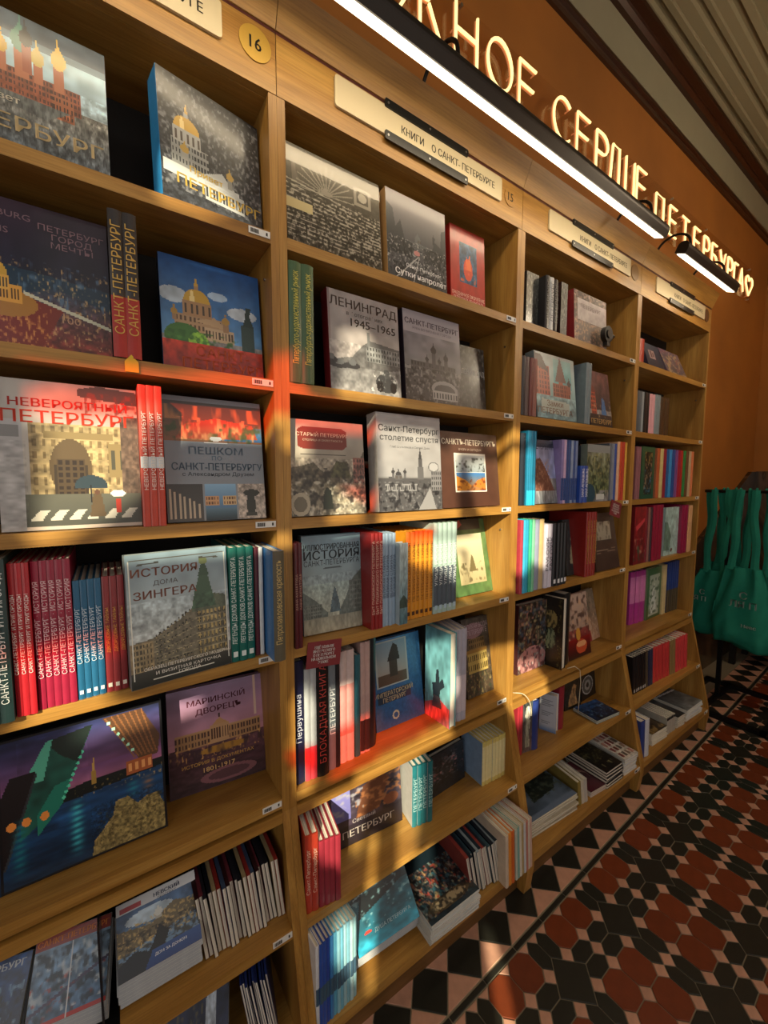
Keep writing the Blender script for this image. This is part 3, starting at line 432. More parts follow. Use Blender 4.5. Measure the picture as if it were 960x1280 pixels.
CLEAR= [[(-1.464, 3.375), (-1.412, 3.375), (-1.413, 3.314), (-1.44, 3.283), (-1.48, 3.29)], [(-1.976, 3.363), (-1.422, 3.372), (-1.423, 3.348), (-1.977, 3.341)], [(-1.945, 3.385), (-1.768, 3.397), (-1.797, 3.211), (-1.92, 3.089), (-1.977, 3.093)], [(-1.846, 3.089), (-1.455, 3.075), (-1.455, 3.051), (-1.847, 3.05)], [(-1.993, 2.868), (-1.904, 2.885), (-1.856, 2.859), (-1.867, 2.76), (-1.788, 2.731), (-1.796, 2.707), (-2.003, 2.706)], [(-1.464, 2.63), (-1.437, 2.667), (-1.406, 2.608), (-1.412, 2.483), (-1.473, 2.506)], [(-1.467, 2.449), (-1.404, 2.401), (-1.419, 2.35), (-1.45, 2.371)], [(-1.318, 3.653), (-1.242, 3.68), (-1.119, 3.498), (-1.119, 3.45), (-1.321, 3.428)], [(-1.197, 3.392), (-0.97, 3.392), (-0.97, 3.355), (-1.197, 3.353)], [(-0.907, 3.388), (-0.762, 3.391), (-0.761, 3.356), (-0.906, 3.353)], [(-0.714, 3.389), (-0.506, 3.404), (-0.505, 3.369), (-0.713, 3.354)], [(-1.356, 3.208), (-1.244, 3.208), (-1.244, 3.104), (-1.358, 3.103)], [(-1.193, 3.356), (-0.872, 3.354), (-0.867, 3.072), (-1.193, 3.077)], [(-0.815, 3.304), (-0.484, 3.334), (-0.472, 3.069), (-0.771, 3.082)], [(-1.237, 3.074), (-1.076, 3.071), (-1.076, 3.03), (-1.237, 3.036)], [(-0.97, 3.073), (-0.491, 3.071), (-0.489, 3.028), (-0.969, 3.033)], [(-1.07, 3.041), (-0.817, 3.012), (-0.792, 2.773), (-0.923, 2.914), (-1.07, 2.956)], [(-0.797, 3.052), (-0.638, 3.057), (-0.567, 2.793), (-0.792, 2.827)], [(-0.671, 3.302), (-0.475, 3.311), (-0.48, 2.873), (-0.528, 2.84), (-0.71, 2.928)], [(-1.019, 2.7), (-0.904, 2.675), (-0.863, 2.492), (-0.911, 2.42), (-0.966, 2.522)], [(-1.352, 2.632), (-1.291, 2.626), (-1.292, 2.497), (-1.354, 2.507)], [(-0.713, 2.601), (-0.492, 2.567), (-0.455, 2.307), (-0.501, 2.203), (-0.651, 2.431), (-0.708, 2.416)], [(-1.268, 2.355), (-1.002, 2.374), (-0.915, 2.386), (-0.878, 2.319), (-1.268, 2.307)], [(-1.396, 2.316), (-1.263, 2.277), (-1.259, 2.069), (-1.362, 2.15), (-1.397, 2.205)], [(-1.365, 2.316), (-1.246, 2.326), (-1.247, 2.211), (-1.353, 2.237)], [(-1.113, 2.304), (-1.018, 2.306), (-1.016, 2.098), (-1.08, 1.936), (-1.112, 1.968)], [(-1.32, 1.978), (-1.206, 1.914), (-1.196, 1.688), (-1.275, 1.797), (-1.321, 1.889)], [(-1.049, 2.002), (-0.968, 1.986), (-0.959, 1.784), (-1.026, 1.84)], [(-1.234, 2.103), (-1.202, 2.098), (-1.192, 1.904), (-1.222, 1.923)], [(-0.75, 1.577), (-0.694, 1.545), (-0.671, 1.225), (-0.742, 1.285)], [(-0.507, 3.205), (-0.398, 3.2), (-0.403, 3.086), (-0.501, 3.077)], [(-0.51, 3.053), (-0.359, 3.046), (-0.38, 2.854), (-0.503, 2.899)], [(-0.524, 2.491), (-0.36, 2.467), (-0.317, 2.264), (-0.513, 2.226)], [(-1.746, 3.94), (-1.689, 3.944), (-1.555, 3.836), (-1.641, 3.784), (-1.745, 3.789)]]  # openings of the added sun mask, shaped after the sun patches
REDF= [[(-1.982, 3.414), (-1.695, 3.44), (-1.419, 3.536), (-1.413, 3.431), (-1.197, 3.401), (-1.21, 3.369), (-1.422, 3.376), (-1.985, 3.361)], [(-1.992, 2.89), (-1.903, 2.904), (-1.848, 2.898), (-1.856, 2.859), (-1.904, 2.882), (-1.994, 2.865)], [(-1.477, 2.503), (-1.408, 2.481), (-1.404, 2.405), (-1.467, 2.454)], [(-1.34, 3.21), (-1.197, 3.206), (-1.198, 3.149), (-1.27, 3.174)], [(-1.07, 3.073), (-0.976, 3.071), (-0.976, 3.048), (-1.07, 3.049)], [(-1.354, 2.507), (-1.186, 2.51), (-1.186, 2.36), (-1.356, 2.369)], [(-1.28, 2.433), (-1.019, 2.442), (-0.985, 2.377), (-1.281, 2.373)], [(-1.002, 2.451), (-0.916, 2.445), (-0.905, 2.402), (-0.985, 2.399)]]  # red parts of the same mask, placed where red light should fall
BOOKS=[
dict(b=1,s=1,k='F',n=1,a=(-0.311, 0.03),e=(0.034, 0.03),H=0.2559,l=6,D=0.022,c='#2c3a44',art='spilled',ttl=[('Привет', 0.52, 0.36, 0.085, '#c9c4b4'), ('ПЕТЕРБУРГ', 0.62, 0.2, 0.15, '#cdb98c')],lab='glossy album with a red brick domed church cover on the leftmost top shelf'),
dict(b=1,s=1,k='F',n=1,a=(0.122, 0.004),e=(0.342, 0.045),H=0.2608,l=4,D=0.05,c='#2f86c4',art='isaac_bw',ttl=[('Привет', 0.42, 0.3, 0.09, '#c9a94a'), ('ПЕТЕРБУРГ', 0.56, 0.19, 0.12, '#d9b95a')],lab='black and white cathedral album with golden dome and bright blue spine'),
dict(b=1,s=2,k='F',n=1,a=(-0.337, 0.04),e=(0.023, 0.04),H=0.274,l=5,D=0.02,c='#1a1a22',art='night',ttl=[('SAINT PETERSBURG\nTHE CITY\nOF DREAMS', 0.44, 0.84, 0.055, '#8a6f78'), ('ПЕТЕРБУРГ\nГОРОД\nМЕЧТЫ', 0.84, 0.81, 0.055, '#9a7a80'), ('100', 0.82, 0.24, 0.07, '#b08a70')],lab='night aerial city album with golden cathedral, left end of second shelf'),
dict(b=1,s=2,k='S',n=2,a=(0.024, -0.005),e=(0.072, -0.005),H=0.2785,l=0,D=0.2,c='#241c18',txt='САНКТ-ПЕТЕРБУРГ',tc='#c9a24a',band=('#a8261c', 0.0, 0.42),gold=1,lab='black upright album with gold spine lettering and red lower spine',grp='pair of black and red albums on the second shelf'),
dict(b=1,s=2,k='F',n=1,a=(0.116, 0.05),e=(0.339, 0.05),H=0.2629,l=7,D=0.025,c='#1d3c6a',art='isaac_red',ttl=[('САНКТ-\nПЕТЕРБУРГ', 0.58, 0.14, 0.115, '#c0552c')],lab='album with golden domed cathedral under a blue sky and red lower cover'),
dict(b=1,s=3,k='F',n=1,a=(-0.162, 0.02),e=(0.06, 0.02),H=0.2852,l=4,D=0.02,c='#b9b4ac',art='umbrella',ttl=[('НЕВЕРОЯТНЫЙ', 0.5, 0.86, 0.1, '#c4382c'), ('ПЕТЕРБУРГ', 0.5, 0.76, 0.115, '#e0482c')],lab='grey album with red title over a rainy street and umbrella'),
dict(b=1,s=3,k='S',n=3,a=(0.061, -0.005),e=(0.104, -0.005),H=0.292,l=0,D=0.2,c='#c2402a',txt='НЕВЕРОЯТНЫЙ ПЕТЕРБУРГ',tc='#f3e6da',band=('#d9dde0', 0.42, 0.5),lab='orange red upright book spine with white lettering on the third shelf',grp='three orange red spines beside the umbrella album'),
dict(b=1,s=3,k='F',n=1,a=(0.11, 0.03),e=(0.331, 0.03),H=0.2894,l=7,D=0.02,c='#7d8896',art='peshkom',ttl=[('ПЕШКОМ', 0.5, 0.57, 0.085, '#5f7283'), ('по', 0.5, 0.51, 0.05, '#5f7283'), ('САНКТ-ПЕТЕРБУРГУ', 0.52, 0.44, 0.082, '#4c5f70'), ('с Александром Друзем', 0.52, 0.375, 0.055, '#2c3640')],lab='walking guide with pale blue title band between panorama and small photographs'),
dict(b=1,s=4,k='S',n=2,a=(-0.194, -0.02),e=(-0.156, -0.02),H=0.2985,l=0,D=0.2,c='#27403f',txt='САНКТ-ПЕТЕРБУРГ И ПРИГОРОДЫ',tc='#e8ece6',big=1,lab='dark teal guide spine with large white lettering at the left frame edge',grp='dark teal guides at left edge of the fourth shelf'),
dict(b=1,s=4,k='S',n=3,a=(-0.155, -0.01),e=(-0.125, -0.01),H=0.288,l=0,D=0.2,c='#b3202a',txt='САНКТ-ПЕТЕРБУРГ И ПРИГОРОДЫ',tc='#f2e8e0',lab='bright red guide spine with white lettering on the fourth shelf',grp='three bright red guides'),
dict(b=1,s=4,k='S',n=5,a=(-0.124, 0.0),e=(-0.065, 0.0),H=0.2872,l=0,D=0.2,c='#9a1f3c',txt='САНКТ-ПЕТЕРБУРГ · ИСТОРИЯ',tc='#e9c9cc',lab='crimson guide spine between bright red guides and shorter blue guides',grp='five crimson guides'),
dict(b=1,s=4,k='S',n=4,a=(-0.064, 0.003),e=(-0.018, 0.003),H=0.2418,l=0,D=0.19,c='#1f5f84',txt='САНКТ-ПЕТЕРБУРГ',tc='#cfe0ea',mark='#dfe6ea',lab='short blue guide spine with pale lettering on the fourth shelf',grp='four short blue guides'),
dict(b=1,s=4,k='S',n=3,a=(-0.017, 0.003),e=(0.021, 0.003),H=0.2432,l=0,D=0.19,c='#8c2f33',txt='ДВОРЦОВЫЕ ТАЙНЫ',tc='#d9a24a',mark='#f0e8d8',lab='brick red book spine with gold lettering left of the corner tower album',grp='three brick red palace books'),
dict(b=1,s=4,k='F',n=1,a=(0.025, -0.022),e=(0.23, 0.0),H=0.2819,l=4,D=0.025,c='#7f8a8c',art='singer',ttl=[('ИСТОРИЯ', 0.36, 0.86, 0.088, '#8a5a4a'), ('ДОМА', 0.36, 0.77, 0.06, '#5f5a58'), ('ЗИНГЕРА', 0.36, 0.69, 0.088, '#8a5a4a'), ('ОБРАЗЕЦ ПЕТЕРБУРГСКОГО МОДЕРНА', 0.55, 0.13, 0.042, '#e8e4d8'), ('И ВИЗИТНАЯ КАРТОЧКА\nГОРОДА', 0.55, 0.07, 0.036, '#e8e4d8')],lab='large album with ornate corner building tower under pale sky'),
dict(b=1,s=4,k='S',n=3,a=(0.231, 0.0),e=(0.288, 0.0),H=0.2783,l=0,D=0.2,c='#14655a',txt='ЛЕГЕНДЫ ДОМОВ САНКТ-ПЕТЕРБУРГА',tc='#e6efe9',mark='#dfe8e2',lab='green book spine with white lettering right of the corner tower album',grp='three green legend books'),
dict(b=1,s=4,k='S',n=1,a=(0.291, 0.01),e=(0.303, 0.01),H=0.2731,l=0,D=0.19,c='#5a2430',lab='thin maroon spine right of the green legend books'),
dict(b=1,s=4,k='S',n=1,a=(0.303, 0.01),e=(0.313, 0.01),H=0.272,l=0,D=0.19,c='#d8dcdc',lab='thin white spine beside the protruding blue volume'),
dict(b=1,s=4,k='S',n=1,a=(0.317, -0.055),e=(0.345, -0.055),H=0.2703,l=0,D=0.17,c='#3f7bb8',sc='#5c5646',txt='Петропавловская крепость',tc='#c9b070',lab='blue volume with olive gold lettered spine jutting past the upright'),
dict(b=1,s=5,k='F',n=1,a=(-0.343, 0.07),e=(0.087, 0.07),H=0.3006,l=9,D=0.012,c='#10131a',art='bridge',lab='wide framed night picture of raised drawbridges and a stone lion'),
dict(b=1,s=5,k='F',n=1,a=(0.101, 0.149),e=(0.3451, 0.127),H=0.2758,l=8,D=0.02,c='#7d5c78',art='mariinsky',ttl=[('МАРIИНСКIЙ', 0.5, 0.86, 0.1, '#5a2434'), ('ДВОРЕЦЪ', 0.52, 0.75, 0.095, '#5a2434'), ('ИСТОРИЯ В ДОКУМЕНТАХ', 0.5, 0.26, 0.055, '#c79a4a'), ('1801-1917', 0.5, 0.19, 0.06, '#d8b070')],lab='lilac palace album with maroon old-style title leaning on fifth shelf'),
dict(b=1,s=6,k='U',n=20,a=(0.147, -0.02),e=(0.3451, -0.022),H=0.17,l=0,D=0.17,tilt=-7,cs=['#2a1216', '#5a2630', '#1c1c24', '#12151c', '#8a7a5c', '#7a2622', '#33405a'],lab='thin magazine standing spine up in the packed sixth shelf row',grp='packed magazines on sixth shelf of the nearest bookcase'),
dict(b=1,s=6,k='T',n=9,a=(-0.026, -0.009),e=(0.138, -0.011),H=0.132,l=44,D=0.0085,c='#d8dcdc',art='nevsky',ttl=[('НЕВСКИЙ', 0.62, 0.92, 0.1, '#1d2b4a'), ('ПРОСПЕКТ', 0.62, 0.85, 0.05, '#1d2b4a'), ('ВЕСЬ', 0.18, 0.9, 0.07, '#b02a30'), ('ДОМ ЗА ДОМОМ', 0.62, 0.13, 0.062, '#e8ecf0')],lab='blue street magazine with white title bar, topmost of tilted stack',labr='white-edged magazine lying under the tilted street magazine',grp='street magazines under the topmost'),
dict(b=1,s=6,k='T',n=7,a=(-0.179, 0.015),e=(-0.046, -0.008),H=0.138,l=44,D=0.0085,c='#c9ccce',art='redmag',ttl=[('САНКТ-ПЕТЕРБУРГ', 0.5, 0.91, 0.1, '#e08a3a')],lab='magazine with red title strip left of the dark divider, top of stack',labr='magazine under the red-titled one left of the dark divider',grp='magazines under the red-titled one'),
dict(b=1,s=6,k='T',n=5,a=(-0.303, 0.041),e=(-0.193, 0.014),H=0.138,l=44,D=0.0085,c='#c9ccce',art='bluemag',ttl=[('ПЕТЕРБУРГ', 0.5, 0.9, 0.11, '#dfe4e8')],lab='dark blue magazine in the bottom left frame corner, top of stack',labr='magazine under the dark blue one in the left corner',grp='magazines in the left corner stack'),
dict(b=1,s=7,k='U',n=12,a=(0.243, -0.057),e=(0.308, -0.07),H=0.19,l=0,D=0.18,tilt=-9,cs=['#1c2a5c', '#1a2450', '#22326a'],lab='navy magazine standing spine up on the bottom shelf beside the upright',grp='navy magazines on bottom shelf'),
dict(b=1,s=7,k='T',n=4,a=(0.049, -0.001),e=(0.192, -0.043),H=0.27,l=40,D=0.009,c='#c9ccce',art='statue',ttl=[('ЦАРСКОЕ СЕЛО', 0.5, 0.9, 0.09, '#a03a34')],lab='dark blue magazine with pale statue, top of stack on bottom shelf',labr='magazine under the one with a pale statue',grp='magazines under the statue magazine'),
dict(b=2,s=1,k='F',n=1,a=(0.397, 0.02),e=(0.678, 0.02),H=0.2521,l=5,D=0.03,c='#22242a',art='crowd',wrap=1,lab='shrink-wrapped black and white crowd album on second bookcase top shelf'),
dict(b=2,s=1,k='F',n=1,a=(0.698, 0.02),e=(0.929, 0.02),H=0.2564,l=4,D=0.04,c='#b08a58',art='sutki',ttl=[('Санкт-Петербург.', 0.6, 0.2, 0.075, '#e8e8ea'), ('Сутки напролёт', 0.55, 0.1, 0.125, '#f2f2f2')],lab='grey city avenue album with white title and tan page edge'),
dict(b=2,s=1,k='F',n=1,a=(0.975, 0.05),e=(1.141, 0.05),H=0.2647,l=3,D=0.03,c='#a02620',art='redbook',ttl=[('ПРАЗДНИЧНОЕ ОФОРМЛЕНИЕ\nПЕТРОГРАДА-ЛЕНИНГРАДА', 0.5, 0.13, 0.07, '#e0b8a8')],lab='red book with small blue fire picture on top shelf'),
dict(b=2,s=2,k='S',n=2,a=(0.3881, -0.005),e=(0.454, -0.005),H=0.2896,l=0,D=0.19,c='#3d5b34',txt='Петербурго-художественный рынок',tc='#c9c25a',gold=1,lab='tall olive green spine with yellow script at second shelf left end',grp='pair of green tall books'),
dict(b=2,s=2,k='F',n=1,a=(0.517, 0.03),e=(0.756, 0.03),H=0.2789,l=5,D=0.035,c='#7c1f26',art='leningrad',ttl=[('ЛЕНИНГРАД', 0.5, 0.88, 0.15, '#5a4a42'), ('в фотографиях', 0.5, 0.79, 0.07, '#5a5450'), ('1945–1965', 0.62, 0.71, 0.11, '#4a4038')],lab='pale photo album with red spine and old cars on the cover'),
dict(b=2,s=2,k='F',n=1,a=(0.782, 0.04),e=(1.025, 0.04),H=0.2898,l=5,D=0.03,c='#2a2430',art='bwcath',ttl=[('САНКТ-ПЕТЕРБУРГ', 0.5, 0.88, 0.085, '#4a3a44'), ('РУКА ВО ВРЕМЕНИ ГОРОДА', 0.5, 0.81, 0.045, '#6a626a')],lab='grey album with photograph of onion-domed church above market hall'),
dict(b=2,s=2,k='F',n=1,a=(1.055, 0.07),e=(1.179, 0.07),H=0.2357,l=5,D=0.02,c='#2c2e2e',art='darkphoto',ttl=[('ЛЕНИНГРАД', 0.5, 0.6, 0.13, '#c8c8c4')],lab='small dark photo book beside the right upright, second shelf'),
dict(b=2,s=3,k='F',n=1,a=(0.393, 0.02),e=(0.623, 0.02),H=0.2576,l=5,D=0.02,c='#8a8278',art='stary',ttl=[('СТАРЫЙ ПЕТЕРБУРГ', 0.44, 0.855, 0.068, '#e0c8b0'), ('СТОЛИЦА И ОКРЕСТНОСТИ', 0.44, 0.79, 0.036, '#d8b8a0')],lab='old street photo book with dark red title plaque on third shelf'),
dict(b=2,s=3,k='F',n=1,a=(0.661, 0.01),e=(0.911, 0.01),H=0.2954,l=4,D=0.05,c='#b9b6b0',art='stoletie',ttl=[('Санкт-Петербург', 0.5, 0.84, 0.115, '#4a4a4c'), ('столетие спустя', 0.5, 0.74, 0.09, '#5a5a5c'), ('Глеб Шульпяков и Сергей Дьяк', 0.5, 0.66, 0.04, '#6a6a6c')],lab='tall grey album with river churches engraving in shelf centre'),
dict(b=2,s=3,k='F',n=1,a=(0.933, 0.03),e=(1.22, 0.03),H=0.2632,l=6,D=0.025,c='#4a3028',art='browninset',ttl=[('САНКТЪ-ПЕТЕРБУРГЪ', 0.5, 0.87, 0.105, '#e0d8c8'), ('ВЧЕРА И СЕГОДНЯ', 0.5, 0.77, 0.05, '#b8a898')],lab='brown album with small square winter and autumn picture'),
dict(b=2,s=4,k='S',n=2,a=(0.3881, -0.01),e=(0.4089, -0.01),H=0.2777,l=0,D=0.19,c='#541820',txt='АННА АХМАТОВА',tc='#b08a78',lab='narrow dark red spine at left end of second bookcase fourth shelf',grp='pair of narrow dark red spines'),
dict(b=2,s=4,k='F',n=1,a=(0.438, 0.054),e=(0.621, 0.042),H=0.2807,l=3,D=0.03,c='#6d8896',art='illustr',ttl=[('ИЛЛЮСТРИРОВАННАЯ', 0.5, 0.88, 0.085, '#3a4448'), ('ИСТОРИЯ', 0.5, 0.8, 0.125, '#2c3438'), ('САНКТ-ПЕТЕРБУРГА', 0.5, 0.72, 0.08, '#3a4448')],lab='pale teal illustrated history with misty avenue and distant spire'),
dict(b=2,s=4,k='S',n=3,a=(0.622, -0.01),e=(0.662, -0.01),H=0.2851,l=0,D=0.19,c='#8a2020',txt='БЫТ ПУШКИНСКОГО ПЕТЕРБУРГА',tc='#d8b0a0',lab='deep red spine right of the illustrated history',grp='three deep red spines'),
dict(b=2,s=4,k='S',n=4,a=(0.663, -0.005),e=(0.713, -0.005),H=0.2805,l=0,D=0.19,c='#8fa6bc',txt='ВЕЛИКАЯ СТАРИНА',tc='#3a4658',lab='pale blue grey spine between red spines and small landscape book',grp='four pale blue grey spines'),
dict(b=2,s=4,k='F',n=1,a=(0.714, -0.02),e=(0.7452, -0.02),H=0.2503,l=0,D=0.03,c='#a6b8c0',art='lake',lab='small pale blue landscape book in front of yellow spines'),
dict(b=2,s=4,k='S',n=6,a=(0.756, 0.0),e=(0.865, 0.0),H=0.2776,l=0,D=0.19,c='#d08a22',txt='ПЕТЕРБУРГСКИЕ ТАЙНЫ',tc='#6a3a18',top='#e06a20',mark='#4a2a14',lab='orange yellow spine with dark lettering, middle of fourth shelf',grp='six orange yellow spines'),
dict(b=2,s=4,k='S',n=5,a=(0.866, -0.005),e=(0.969, -0.005),H=0.2989,l=0,D=0.19,c='#9fb8b0',txt='УЛИЦА РОССИ',tc='#dfe8e8',band=('#4a5560', 0.08, 0.52),mark='#a8c0d0',lab='mint spine with dark grey lower half right of the orange spines',grp='five mint and grey spines'),
dict(b=2,s=4,k='F',n=1,a=(1.056, 0.076),e=(1.2451, 0.075),H=0.2873,l=12,D=0.025,c='#5c7a4c',art='greenframe',lab='green bordered book with pale harbour drawing leaning by the upright'),
dict(b=2,s=5,k='S',n=1,a=(0.392, 0.021),e=(0.421, 0.019),H=0.3496,l=0,D=0.2,c='#1f2242',txt='Первушина',tc='#c8ccd8',big=1,lab='navy spine with pale script at fifth shelf left end'),
dict(b=2,s=5,k='S',n=2,a=(0.422, 0.019),e=(0.457, 0.017),H=0.3225,l=0,D=0.19,c='#a9aeb0',band=('#c8404c', 0.0, 0.3),lab='grey spine with pinkish red foot beside the navy spine',grp='pair of grey spines with red feet'),
dict(b=2,s=5,k='S',n=1,a=(0.458, 0.013),e=(0.492, 0.012),H=0.3425,l=0,D=0.2,c='#14100f',txt='БЛОКАДНАЯ КНИГА',tc='#b04038',big=1,lab='thick black spine with red lettering under the hanging red card'),
dict(b=2,s=5,k='S',n=1,a=(0.496, 0.021),e=(0.519, 0.02),H=0.334,l=0,D=0.19,c='#6d757c',txt='ПЕТЕРБУРГ',tc='#d8dcdc',lab='slate grey spine right of the thick black spine'),
dict(b=2,s=5,k='S',n=1,a=(0.519, 0.02),e=(0.532, 0.02),H=0.3332,l=0,D=0.19,c='#1a1a1e',lab='thin black spine between slate and pinkish spines'),
dict(b=2,s=5,k='S',n=2,a=(0.535, 0.026),e=(0.584, 0.026),H=0.3412,l=0,D=0.18,c='#c9b4b0',band=('#c88a84', 0.25, 0.7),lab='pinkish white spine in the fifth shelf upright row',grp='pair of pinkish white spines'),
dict(b=2,s=5,k='S',n=1,a=(0.588, 0.027),e=(0.606, 0.028),H=0.318,l=0,D=0.18,c='#2a5a66',lab='thin teal spine right of pinkish white ones'),
dict(b=2,s=5,k='S',n=2,a=(0.608, 0.031),e=(0.642, 0.03),H=0.351,l=0,D=0.18,c='#b89a94',band=('#2c2224', 0.02, 0.3),lab='white and dark photo spine beside a black slab book',grp='two photo spines'),
dict(b=2,s=5,k='S',n=1,a=(0.646, 0.037),e=(0.675, 0.045),H=0.3553,l=0,D=0.18,c='#181c22',lab='black slab spine left of the sky blue book'),
dict(b=2,s=5,k='F',n=1,a=(0.702, 0.086),e=(0.907, 0.085),H=0.2965,l=8,D=0.02,c='#2f5f94',art='imper',ttl=[('ИМПЕРАТОРСКИЙ\nПЕТЕРБУРГ', 0.4, 0.36, 0.075, '#c9b890')],lab='sky blue book with inset bronze horseman photograph'),
dict(b=2,s=5,k='F',n=1,a=(0.912, 0.09),e=(0.918, -0.03),H=0.3287,l=0,D=0.03,c='#5f9aa4',art='horse',lab='teal book with rearing horse statue angled out past shelf edge'),
dict(b=2,s=5,k='S',n=3,a=(0.949, -0.011),e=(1.009, -0.02),H=0.3276,l=0,D=0.17,c='#a9a6b4',band=('#c4b8c0', 0.1, 0.5),lab='mauve grey spine just right of the angled teal book',grp='three mauve grey spines'),
dict(b=2,s=5,k='F',n=1,a=(1.101, 0.061),e=(1.2451, 0.059),H=0.2968,l=9,D=0.02,c='#4a4038',art='church',ttl=[('ВЕЛИКАЯ ВОДА\nВ ПЕТЕРБУРГЕ', 0.5, 0.86, 0.08, '#b8a0a8')],lab='dark olive book with lit arcade picture leaning by the upright'),
dict(b=2,s=6,k='S',n=2,a=(0.3881, -0.049),e=(0.424, -0.055),H=0.2207,l=0,D=0.17,c='#b03a28',txt='Санкт-Петербург',tc='#e8c8b0',lab='brick orange hardcover standing at sixth shelf left end',grp='two brick orange hardcovers'),
dict(b=2,s=6,k='S',n=4,a=(0.426, -0.055),e=(0.486, -0.065),H=0.1905,l=0,D=0.17,c='#8c2a38',lab='dark crimson hardcover right of brick orange pair',grp='four dark crimson hardcovers'),
dict(b=2,s=6,k='F',n=1,a=(0.497, 0.071),e=(0.781, 0.047),H=0.1853,l=6,D=0.02,c='#2a2430',art='collage',ttl=[('Светлый', 0.5, 0.38, 0.1, '#b8b0b0'), ('ПЕТЕРБУРГ', 0.56, 0.2, 0.16, '#d8d0c8')],lab='dark collage album with large white title standing at shelf back'),
dict(b=2,s=6,k='S',n=4,a=(0.79, 0.002),e=(0.866, -0.011),H=0.2134,l=0,D=0.1,c='#1f6a72',txt='ПЕТЕРБУРГ',tc='#a8c8c8',side='#b8b8b4',lab='teal paperback spine standing in mid sixth shelf',grp='four teal paperbacks'),
dict(b=2,s=6,k='F',n=1,a=(0.909, 0.059),e=(1.102, 0.071),H=0.1502,l=5,D=0.02,c='#22262a',art='engrave',lab='dark engraved view book at the back of the sixth shelf'),
dict(b=2,s=6,k='S',n=7,a=(1.121, -0.002),e=(1.2451, -0.009),H=0.1712,l=0,D=0.12,c='#c9b86a',band=('#d9cf9a', 0.1, 0.9),side='#7d98b8',lab='cream yellow paperback spine at sixth shelf right end',grp='seven cream yellow paperbacks'),
dict(b=2,s=7,k='S',n=12,a=(0.3881, -0.112),e=(0.514, -0.103),H=0.24,l=0,D=0.2,cs=['#d8dce0', '#2a52a8', '#2a52a8', '#2447a0', '#3a7fc0', '#5aa8c8', '#8ac0d0', '#6ab0cc', '#9ac8d4', '#7ab4c8', '#a8ccd4', '#8ab8c4'],band=('#3c5a70', 0.3, 0.5),lab='thin blue white booklet at left end of second bookcase bottom shelf',grp='twelve thin blue white booklets'),
dict(b=2,s=7,k='T',n=6,a=(0.539, -0.084),e=(0.755, -0.093),H=0.24,l=42,D=0.009,c='#8fb8c4',art='river',ttl=[('ДУША ПЕТЕРБУРГА', 0.6, 0.14, 0.06, '#a8c8d0')],lab='dark teal river magazine, top of leaning stack on bottom shelf',labr='magazine under the dark teal river magazine',grp='magazines under the river magazine'),
dict(b=2,s=7,k='H',n=9,a=(0.761, -0.129),e=(0.971, -0.131),H=0.0075,l=0,D=0.21,c='#c4c8c8',art='mosaic',rot=0,lab='magazine with crowded festive city picture, top of its stack',labr='pale-edged magazine under the festive city one',grp='magazines under the festive city one'),
dict(b=2,s=7,k='U',n=12,a=(0.975, -0.102),e=(1.122, -0.114),H=0.16,l=0,D=0.17,tilt=-12,cs=['#8a3a34', '#1c2834', '#2c4450', '#1a2430', '#8a98a0', '#20303c'],lab='slanting magazine in the fan right of the festive city stack',grp='fan of slanting magazines on bottom shelf'),
dict(b=2,s=7,k='S',n=3,a=(1.094, -0.144),e=(1.143, -0.146),H=0.2,l=0,D=0.17,cs=['#c9b8a4', '#d98a34', '#c8642c'],tilt=-3,lab='{c} paperback left in the bottom shelf upright group',cn=['pale beige', 'orange', 'burnt orange']),
dict(b=2,s=7,k='S',n=8,a=(1.148, -0.146),e=(1.2451, -0.143),H=0.2,l=0,D=0.18,cs=['#b8c0b0', '#7aa8a0', '#d8d0c0', '#b09a6a', '#c8ccd0', '#b87a6a', '#d0c8b8', '#c8a898'],tilt=-4,lab='pale thin paperback at right end of second bookcase bottom shelf',grp='eight pale thin paperbacks'),
dict(b=3,s=1,k='F',n=1,a=(1.341, 0.03),e=(1.415, 0.03),H=0.2019,l=0,D=0.03,c='#26282c',art='darkphoto',lab='narrow dark photo book at top shelf left end, third bookcase'),
dict(b=3,s=1,k='S',n=3,a=(1.416, -0.005),e=(1.499, -0.005),H=0.1941,l=0,D=0.19,cs=['#1a1a1e', '#b8bcc0', '#17171b'],txt='ПЕТЕРБУРГ',tc='#5a5e64',lab='{c} spine in the trio on third bookcase top shelf',cn=['left black', 'middle silver', 'right black']),
dict(b=3,s=1,k='F',n=1,a=(1.564, 0.03),e=(1.61, 0.03),H=0.2204,l=0,D=0.03,c='#32201f',art='darkphoto',lab='slim dark brown book left of the red volume'),
dict(b=3,s=1,k='F',n=1,a=(1.637, 0.01),e=(1.894, 0.01),H=0.2079,l=3,D=0.05,c='#7c1c22',art='redwhite',ttl=[('ПЕТЕРБУРГ', 0.5, 0.72, 0.12, '#7a6a6a')],lab='red spined book with whitish panel and black gadget in front'),
dict(b=3,s=2,k='S',n=4,a=(1.2881, -0.005),e=(1.379, -0.005),H=0.2149,l=0,D=0.19,cs=['#2a2a30', '#5c4a48', '#6a3430', '#8a5a50'],lab='{c} spine left of the castle cover, third bookcase second shelf',cn=['charcoal', 'grey brown', 'dark red brown', 'dusty red']),
dict(b=3,s=2,k='F',n=1,a=(1.405, 0.01),e=(1.68, 0.01),H=0.2626,l=6,D=0.04,c='#7c8a8c',art='castle',ttl=[('Замки\nПЕТЕРБУРГА', 0.45, 0.18, 0.12, '#7a5a48')],lab='book with red spired castle under teal sky'),
dict(b=3,s=2,k='F',n=1,a=(1.736, 0.04),e=(1.788, 0.04),H=0.2615,l=6,D=0.02,c='#40606a',art='lake',lab='pale gold and teal book behind the castle book'),
